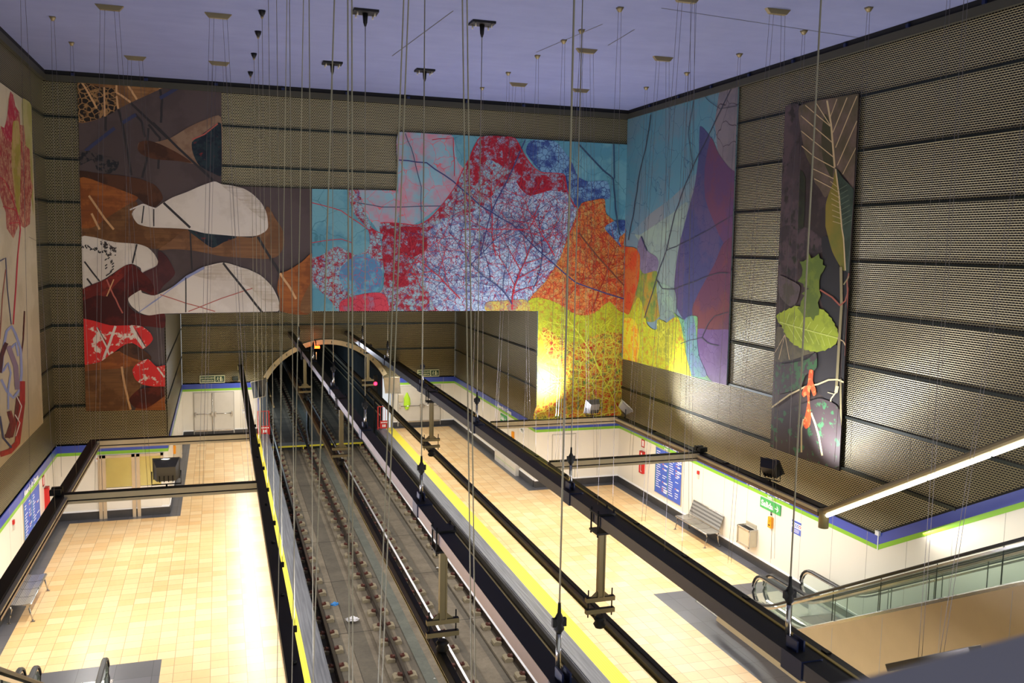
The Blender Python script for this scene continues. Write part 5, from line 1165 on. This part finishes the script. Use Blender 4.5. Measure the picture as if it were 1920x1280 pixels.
# loudspeakers over the left doors
c = onY(441, 710, YP-.1); b = MB(); b.box(c.x-.13, c.x+.13, YP-.16, YP, c.z-.08, c.z+.1, SEAM); tag(b.build('loudspeaker', None, .02), 'small dark loudspeaker on the cladding right of the left exit sign', 'loudspeaker')
# driver mirrors
def mirror(corners, label, Yw, px_, pz):
    pts = [onY(u, v, Yw) for u, v in corners]; c = sum(pts, Vector())/4; r = thing('platform_mirror', label, 'mirror', tuple(c))
    b = MB(); b.prism(pts, (0, .04, 0), SEAM); b.build('mirror_back', r)
    b = MB(); b.prism([c+(p-c)*.96+Vector((0, -.008, 0)) for p in pts], (0, .006, 0), MIRROR); b.build('mirror_glass', r)
    b = MB(); b.sweep([p+Vector((0, -.01, 0)) for p in pts], ALU, r=.015, n=6, closed=True); b.build('mirror_rim', r)
    b = MB(); b.tube((px_, Yw+.06, ZP), (px_, Yw+.06, pz), .035, ALU); b.build('post', r)
mirror([(470, 716), (499, 710), (497, 743), (475, 747)], 'square mirror hanging at the left side of the tunnel mouth', YP-.9, 1.62, 3.2)
mirror([(719, 707), (749, 707), (751, 737), (722, 737)], 'square mirror hanging at the right side of the tunnel mouth', YP-.9, 7.5, 3.2)
# red gates at the platform ends
def gate(x0, x1, y, label):
    r = thing('platform_end_gate', label, 'gate', ((x0+x1)/2, y, ZP)); b = MB(); h_ = 1.1
    for x in (x0, x1): b.box(x-.025, x+.025, y-.025, y+.025, ZP, ZP+h_, RED)
    b.box(x0, x1, y-.02, y+.02, ZP+h_-.03, ZP+h_, RED); b.box(x0, x1, y-.02, y+.02, ZP+.08, ZP+.11, RED)
    for k in (1, 2, 3): x = x0+(x1-x0)*k/4; b.box(x-.01, x+.01, y-.01, y+.01, ZP+.1, ZP+h_, RED)
    b.build('gate_frame', r)
    b = MB(); b.box(x0+.08, x1+.04, y-.05, y-.03, ZP+.05, ZP+.42, RED); b.build('sign_plate', r)
    b = MB(); 
    for k in range(5): b.box(x0+.13+k*.07, x0+.18+k*.07, y-.055, y-.05, ZP+.31, ZP+.36, WHT)
    for k in range(2): b.box(x0+.2+k*.09, x0+.26+k*.09, y-.055, y-.05, ZP+.12, ZP+.24, WHT)
    b.build('white_marks', r)
gate(1.55, 2.02, YP-.35, 'red barred gate with a red sign at the end of the left platform')
gate(6.95, 7.42, YP-.35, 'red barred gate with a red sign at the end of the right platform')
# signal and lamp in the tunnel mouth
c = onY(704, 719, YP+.5); r = thing('track_signal', 'dark railway signal showing a red light on the right of the tunnel mouth', 'signal', (c.x, YP+.5, 0))
b = MB(); b.box(c.x-.10, c.x+.10, YP+.5, YP+.62, c.z-.45, c.z+.4, TBEAM); b.tube((c.x-.04, YP+.56, -.2), (c.x-.04, YP+.56, c.z-.45), .04, TBEAM); b.build('signal_head', r)
b = MB(); b.lathe((c.x, YP+.5, c.z), [(0, .09), (.03, .08)], REDL, 14, (0, -1, 0)); b.build('red_lens', r)
c = onY(593, 651, YP-.4); r = thing('orange_lamp', 'glowing orange lamp hanging under the crown of the tunnel arch', 'lamp', (c.x, YP-.4, c.z))
b = MB(); b.box(c.x-.16, c.x+.16, YP-.45, YP-.35, c.z-.05, c.z+.07, ORANGE); b.build('lens', r, .02)
b = MB(); b.box(c.x-.015, c.x+.015, YP-.40, YP-.37, c.z-.55, c.z-.22, ALU); b.tube((c.x, YP-.4, c.z+.05), (c.x, YP+.02, c.z+.3), .02, TBEAM); b.build('stem', r)
# low vent panel on the right passage wall
a, c = onX(903, 824, XOR), onX(925, 842, XOR); b = MB(); b.box(XOR-.16, XOR-.022, 31.5, 34.2, ZP, ZP+.42, DOORM); b.box(XOR-.165, XOR-.16, 32.8, 32.82, ZP+.02, ZP+.4, JOINT); b.box(XOR-.165, XOR-.16, 31.6, 34.1, ZP+.2, ZP+.21, GREEN)
tag(b.build('low_steel_casing'), 'low pale metal casing at the foot of the far right passage wall', 'casing')

# ------------------------------------------------------------ escalators
ES = .57
def zline(y, ys, z0): return z0+max(0, (ys-y))*ES
def escalator(x0, x1, yst, label, clad_left=False, steps=True):
    r = thing('escalator', label, 'escalator', ((x0+x1)/2, yst, ZP)); ys = yst-1.6; ye = 4.5; zh = 1.97; zd = 1.32; N = 6
    def path(z0, lift=0):
        P = [(yst, z0)]; P.append((ys+.5, z0))
        for k in range(1, 6): t = k/6; P.append((ys+.5-t*1.0, z0+ES*.5*t*t)) 
        P.append((ys-.5, z0+ES*.5)); P.append((ye, z0+ES*(ys-ye))); return P
    hp = path(zh)
    for x in (x0, x1):
        arc = [(yst+.38*math.sin(a*math.pi/10), zh-.38+.38*math.cos(a*math.pi/10)) for a in range(1, 11)]
        full = [(x, y, z) for y, z in reversed(hp)]+[(x, y, z) for y, z in arc]+[(x, yst-.35, zh-.77)]
        b = MB(); b.sweep(full, RUBBER, prof=[(-.045, -.02), (.045, -.02), (.05, .01), (.03, .03), (-.03, .03), (-.05, .01)], up=(1, 0, 0) if False else (0, 0, 1)); b.build('handrail', r)
        b = MB(); b.sweep([(x, y+(-.05 if i < len(hp) else 0), z-.045) for i, (x, y, z) in enumerate(full[:len(hp)])]+[(x, yst+.33*math.sin(a*math.pi/10), zh-.38+.33*math.cos(a*math.pi/10)) for a in range(1, 11)], STEEL, prof=[(-.025, -.02), (.025, -.02), (.025, .02), (-.025, .02)]); b.build('handrail_guide', r)
        top = [(x-.006, y, z-.05) for y, z in hp]+[]
        outl = [(y, z-.05) for y, z in reversed(hp)]+[(yst+.31*math.sin(a*math.pi/10), zh-.38+.31*math.cos(a*math.pi/10)) for a in range(1, 10)]
        dk = path(zd); outl += [(y, z) for y, z in dk]
        b = MB(); b.prism([(x-.006, y, z) for y, z in outl], (.012, 0, 0), GLASS)
        yj = ys-1.0
        while yj > ye: z = zd+ES*(ys-yj); b.box(x-.009, x+.009, yj-.003, yj+.003, z, z+.62, SEAM); yj -= 1.25
        b.build('glass_panel', r)
        b = MB(); dpts = [(y, z) for y, z in path(zd)]
        b.sweep([(x, y, z-.04) for y, z in [(yst+.15, zd)]+dpts], STEEL, prof=[(-.09, -.09), (.09, -.09), (.09, .03), (.05, .05), (-.05, .05), (-.09, .03)]); b.build('deck_trim', r)
        b = MB(); sk = [(y, z-.05) for y, z in dpts]
        b.prism([(x-.03, y, z) for y, z in sk]+[(x-.03, ye, zd+ES*(ys-ye)-.9), (x-.03, ys, ZP-.3), (x-.03, yst, ZP-.1)], (.06, 0, 0), STEEL); b.build('skirt_panel', r)
    b = MB(); yy_ = yst-.3; z = ZP; b.box(x0, x1, yst-.3, yst+1.25, ZP, ZP+.012, STEEL); b.build('floor_plate', r)
    b = MB(); b.box(x0+.04, x1-.04, yst-1.6, yst-.3, ZP-.02, ZP+.002, TSIDE); y = yst-1.6; z = ZP; SG = plain('ribbed_step_metal', (206, 216, 198), .45, .3)
    rise = .0
    while y > ye:
        k = min(1, rise/.8) if False else 1
        z += .4*ES; b.box(x0+.04, x1-.04, y-.4, y, z-.3, z, SG); b.box(x0+.04, x1-.04, y-.03, y, z, z+.004, YEL); b.box(x0+.04, x0+.08, y-.4, y, z, z+.004, YEL); b.box(x1-.08, x1-.04, y-.4, y, z, z+.004, YEL); y -= .4
    b.build('steps', r)
    if clad_left:
        b = MB(); dpts = path(zd-.06); xc = x0-.10
        b.prism([(xc, y, z) for y, z in dpts]+[(xc, ye, ZP), (xc, yst+.1, ZP)], (.05, 0, 0), TANC)
        yj = yst-1.4
        while yj > ye: b.box(xc-.003, xc, yj-.006, yj+.006, ZP, zline(yj, ys, zd)-.12, JOINT); yj -= 1.3
        b.build('side_cladding', r)
    return r
escalator(11.1, 12.17, 17.65, 'near right escalator with tan side cladding and green glass', True)
escalator(12.47, 13.52, 17.65, 'far right escalator running beside the white right wall')
escalator(-3.28, -2.13, 17.25, 'left platform escalator nearer the tracks, only its rounded handrail ends showing')
escalator(-4.65, -3.53, 17.25, 'left platform escalator beside the wall, one rounded handrail end showing')
# ledge unit hanging over the right platform
a, c = onX(1672, 1250, 8.9), onX(1830, 1218, 8.9)
r = thing('hanging_luminaire', 'short grey sloping luminaire hanging on wires before the tan cladding', 'luminaire', tuple((a+c)/2))
d = (c-a).normalized(); sd = Vector((1, 0, 0)); b = MB(); b.obox((a+c)/2, d, sd, d.cross(sd), (c-a).length/2, .10, .05, plain('smoky_grey_metal', (104, 98, 90), .4, .4)); b.build('housing', r, .008)
b = MB(); b.obox((a+c)/2-d.cross(sd)*.055*(1 if d.cross(sd).z > 0 else -1), d, sd, d.cross(sd), (c-a).length/2*.96, .07, .006, CREAM); b.build('diffuser', r)
HL = (a, c)
# ------------------------------------------------------------ near handrail of the viewing gallery
zz = H-.36
a, c = onZ(1500, 1292, zz), onZ(2150, 1118, zz)
dn = (c-a).normalized(); side = Vector((dn.y, -dn.x, 0))
if side.y > 0: side = -side
a2 = a-dn*.6; r = thing('gallery_handrail', 'broad dark grey handrail crossing the lower right corner close by', 'handrail', tuple(a))
b = MB(); e = c+dn*.8
b.prism([a2, e, e+side*.34, a2+side*.34], (0, 0, -.05), FGREY); b.build('rail_cap', r, .01)
b = MB(); b.prism([a2+side*.3, e+side*.3, e+side*.33, a2+side*.33], (0, 0, -1.1), FGREY); b.build('panel', r)

# ------------------------------------------------------------ suspension cables
ORD = ['first', 'second', 'third', 'fourth', 'fifth', 'sixth', 'seventh', 'eighth', 'ninth', 'tenth']
def heavy(x, y, label):
    r = thing('suspension_cable', label, 'cable', (x, y, ZT))
    b = MB(); b.box(x-.26, x+.26, y-.2, y+.2, ZT-.05, ZT, TBEAM)
    for sx in (-1, 1):
        for sy in (-1, 1): b.tube((x+sx*.18, y+sy*.13, ZT-.13), (x+sx*.18, y+sy*.13, ZT-.04), .018, ALU, 6)
    b.lathe((x, y, ZT-.32), [(0, .02), (.08, .045), (.28, .06)], TBEAM, 8); b.build('ceiling_plate', r)
    b = MB(); b.tube((x, y, 6.35), (x, y, ZT-.3), .009, CABLE, 6); b.build('cable', r)
    b = MB(); b.tube((x, y, 5.70), (x, y, 6.05), .028, STEEL, 8); b.lathe((x, y, 6.05), [(0, .02), (.05, .055), (.1, .03), (.14, .05), (.2, .02), (.3, .015)], TBEAM, 8); b.box(x-.07, x+.07, y-.02, y+.02, 6.12, 6.2, TBEAM); b.build('turnbuckle', r)
for xi, (x, side_) in enumerate(((3.01, 'left'), (5.57, 'right'))):
    for i, y in enumerate((7.6, 13.7, 19.5, 25.3, 31.0, 36.8)):
        if y > 29: 
            r = thing('suspension_cable', 'thick cable holding the %s track beam in the recess, %s from its mouth' % (side_, ORD[i-4]), 'cable', (x, y, ZO)); b = MB(); b.tube((x, y, 6.3), (x, y, ZO), .012, CABLE, 6); b.build('cable', r); b = MB(); b.tube((x, y, 5.7), (x, y, 6.0), .03, STEEL, 8); b.lathe((x, y, 6.0), [(0, .02), (.1, .05), (.3, .015)], TBEAM, 8); b.build('turnbuckle', r); continue
        heavy(x, y, 'thick cable with ceiling plate holding the %s track beam, %s from the camera' % (side_, ORD[i]))
def anchor(b, x, y, small=True):
    if small: b.lathe((x, y, ZT-.09), [(0, .035), (.05, .07), (.09, .09)], KHAKI, 4)
    else: b.prism([(x-.28, y-.05, ZT), (x+.28, y-.05, ZT), (x+.19, y-.05, ZT-.1), (x-.19, y-.05, ZT-.1)], (0, .1, 0), KHAKI)
# single cables above the long beam of the left frame
for i, y in enumerate((7.0, 10.0, 12.7, 15.4, 17.8, 20.3, 22.3, 24.9, 27.6)):
    x = .95; r = thing('suspension_cable', 'single cable above the left frame beam, %s counting from the camera' % ORD[i], 'cable', (x, y, ZT))
    b = MB(); b.lathe((x, y, ZT-.12), [(0, .03), (.05, .06), (.12, .08)], TBEAM, 8); b.lathe((x, y, ZT-.17), [(0, .02), (.05, .035)], KHAKI, 8); b.build('ceiling_anchor', r)
    b = MB(); rr = .0055 if y > 12 else .006
    b.tube((x-.0, y, ZF+.05), (x, y, ZT-.15), rr, CABLE, 6)
    if y < 8: b.tube((x+.03, y, ZF+.05), (x+.03, y, ZT-.15), rr, CABLE, 6)
    b.build('cable', r); b = MB(); b.box(x-.03, x+.03, y-.03, y+.03, ZF+.02, ZF+.1, TBEAM); b.build('clamp', r)
# wire pairs along the side rails and the right beam
def pair(x, y, zb, spread, label, drift=0, grp=None):
    r = thing('wire_hanger', label, 'wire hanger', (x, y, ZT), grp); b = MB(); anchor(b, x, y); b.build('ceiling_anchor', r)
    for s_ in (-1, 1):
        b = MB(); b.tube((x+s_*.03, y, ZT-.06), (x+s_*spread+drift, y, zb), .0035, CABLEW, 5); b.build('wire', r)
for i, y in enumerate((22.65, 25.35)): pair(-3.42, y, ZF+.05, .16, 'fine wire pair to the rail by the left wall, %s from the back wall' % ORD[1-i])
pair(-3.35, 19.0, ZF+.05, .22, 'fine wire pair to the left rail near the top left corner of the view')
for i, y in enumerate((14.2, 17.26, 19.3, 20.4, 22.25, 24.7, 27.35)): pair(7.84, y, ZF+.04, .18, 'fine wire pair above the right frame beam, %s counting from the camera' % ORD[i])
for i, y in enumerate((13.3, 15.4, 17.5, 20.1, 22.75, 25.25)): pair(12.42, y, ZF+.04 if y > 15.9 else ZF+1.2, .20, 'fine wire pair above the rail by the right wall, %s counting from the camera' % ORD[i])
def trapeze(x, y, zb, label, sp=.85, r_=.0035):
    r = thing('wire_hanger', label, 'wire hanger', (x, y, ZT)); b = MB(); anchor(b, x, y, False); b.build('ceiling_plate', r)
    for s_ in (-1, 1):
        for k in (0, 1):
            b = MB(); b.tube((x+s_*(.09+.09*k), y, ZT-.08), (x+s_*(sp+.08*k), y, zb), r_, CABLEW, 5); b.build('wire', r)
for x, y, lab in ((-2.1, 21.1, 'four-wire hanger with pale plate over the near left cross bar, left one'), (.07, 20.95, 'four-wire hanger with pale plate over the near left cross bar, right one'), (-2.05, 26.6, 'four-wire hanger over the far left cross bar, left one'), (.09, 26.45, 'four-wire hanger over the far left cross bar, right one'),
                  (8.72, 21.1, 'four-wire hanger over the near right cross bar, left one'), (10.87, 21.2, 'four-wire hanger over the near right cross bar, right one'), (8.65, 26.2, 'four-wire hanger over the far right cross bar, left one'), (10.75, 26.4, 'four-wire hanger over the far right cross bar, right one')): trapeze(x, y, ZF+.08, lab, .5)
for x, y, lab in ((8.72, 16.1, 'four-wire hanger ending on the right frame beam, its plate above the view'), (10.85, 16.2, 'four-wire hanger over the right escalators, its plate above the view')): trapeze(x, y, ZF+.03 if x < 9 else 3.0, lab, .5)
# wires of the small sloping luminaire
m_ = HL[0]+(HL[1]-HL[0])*.36; n_ = HL[0]+(HL[1]-HL[0])*.62
r = thing('wire_hanger', 'upright wire pair holding the short sloping luminaire', 'wire hanger', (m_.x, m_.y, ZT)); b = MB(); anchor(b, m_.x, m_.y); b.build('ceiling_anchor', r)
for s_ in (-.03, .03): b = MB(); b.tube((m_.x+s_, m_.y, m_.z+.05), (m_.x+s_, m_.y, ZT), .0035, CABLEW, 5); b.build('wire', r)
r = thing('wire_hanger', 'slanting wire pair holding the short sloping luminaire', 'wire hanger', (n_.x+1.0, n_.y, ZT)); b = MB(); anchor(b, n_.x+1.0, n_.y); b.build('ceiling_anchor', r)
for s_ in (-.03, .03): b = MB(); b.tube((n_.x+s_, n_.y, n_.z+.05), (n_.x+1.0+s_, n_.y, ZT), .0035, CABLEW, 5); b.build('wire', r)
# slanting near wires passing the whole view (tied to a cross tube that rests on the left track beam)
YN = 7.15; zend = 5.66
for u0, u1, v1, dbl, rr, lab in ((757, 725, 860, 1, .0105, 'thick double cable slanting left across the middle of the view'), (867, 883, 1180, 1, .0105, 'thick double cable crossing the red leaf and the tracks'), (627, 605, 700, 0, .011, 'thick cable crossing the turquoise corner of the mural'), (569, 556, 760, 0, .007, 'slanting cable crossing the right end of the brown mural'), (538, 527, 760, 0, .006, 'thin slanting cable left of the brown mural edge')):
    A_ = onY(u0, 0, YN); B_ = onY(u1, v1, YN); dd = (B_-A_); top = A_+dd*((ZT-A_.z)/dd.z); bot = A_+dd*((zend-A_.z)/dd.z)
    r = thing('suspension_cable', lab, 'cable', tuple(top)); b = MB(); b.lathe((top.x, top.y, ZT-.1), [(0, .04), (.1, .09)], TBEAM, 8); b.build('ceiling_anchor', r)
    for k in range(1+dbl): b = MB(); b.tube(top+Vector((.04*k, 0, 0)), bot+Vector((.034*k, 0, 0)), rr*.55, CABLE, 6); b.build('cable', r)
b = MB(); b.tube((.6, YN, 5.66), (3.1, YN, 5.66), .04, TBEAM); tag(b.build('tie_tube'), 'dark cross tube resting on the left track beam just under the view', 'tube')
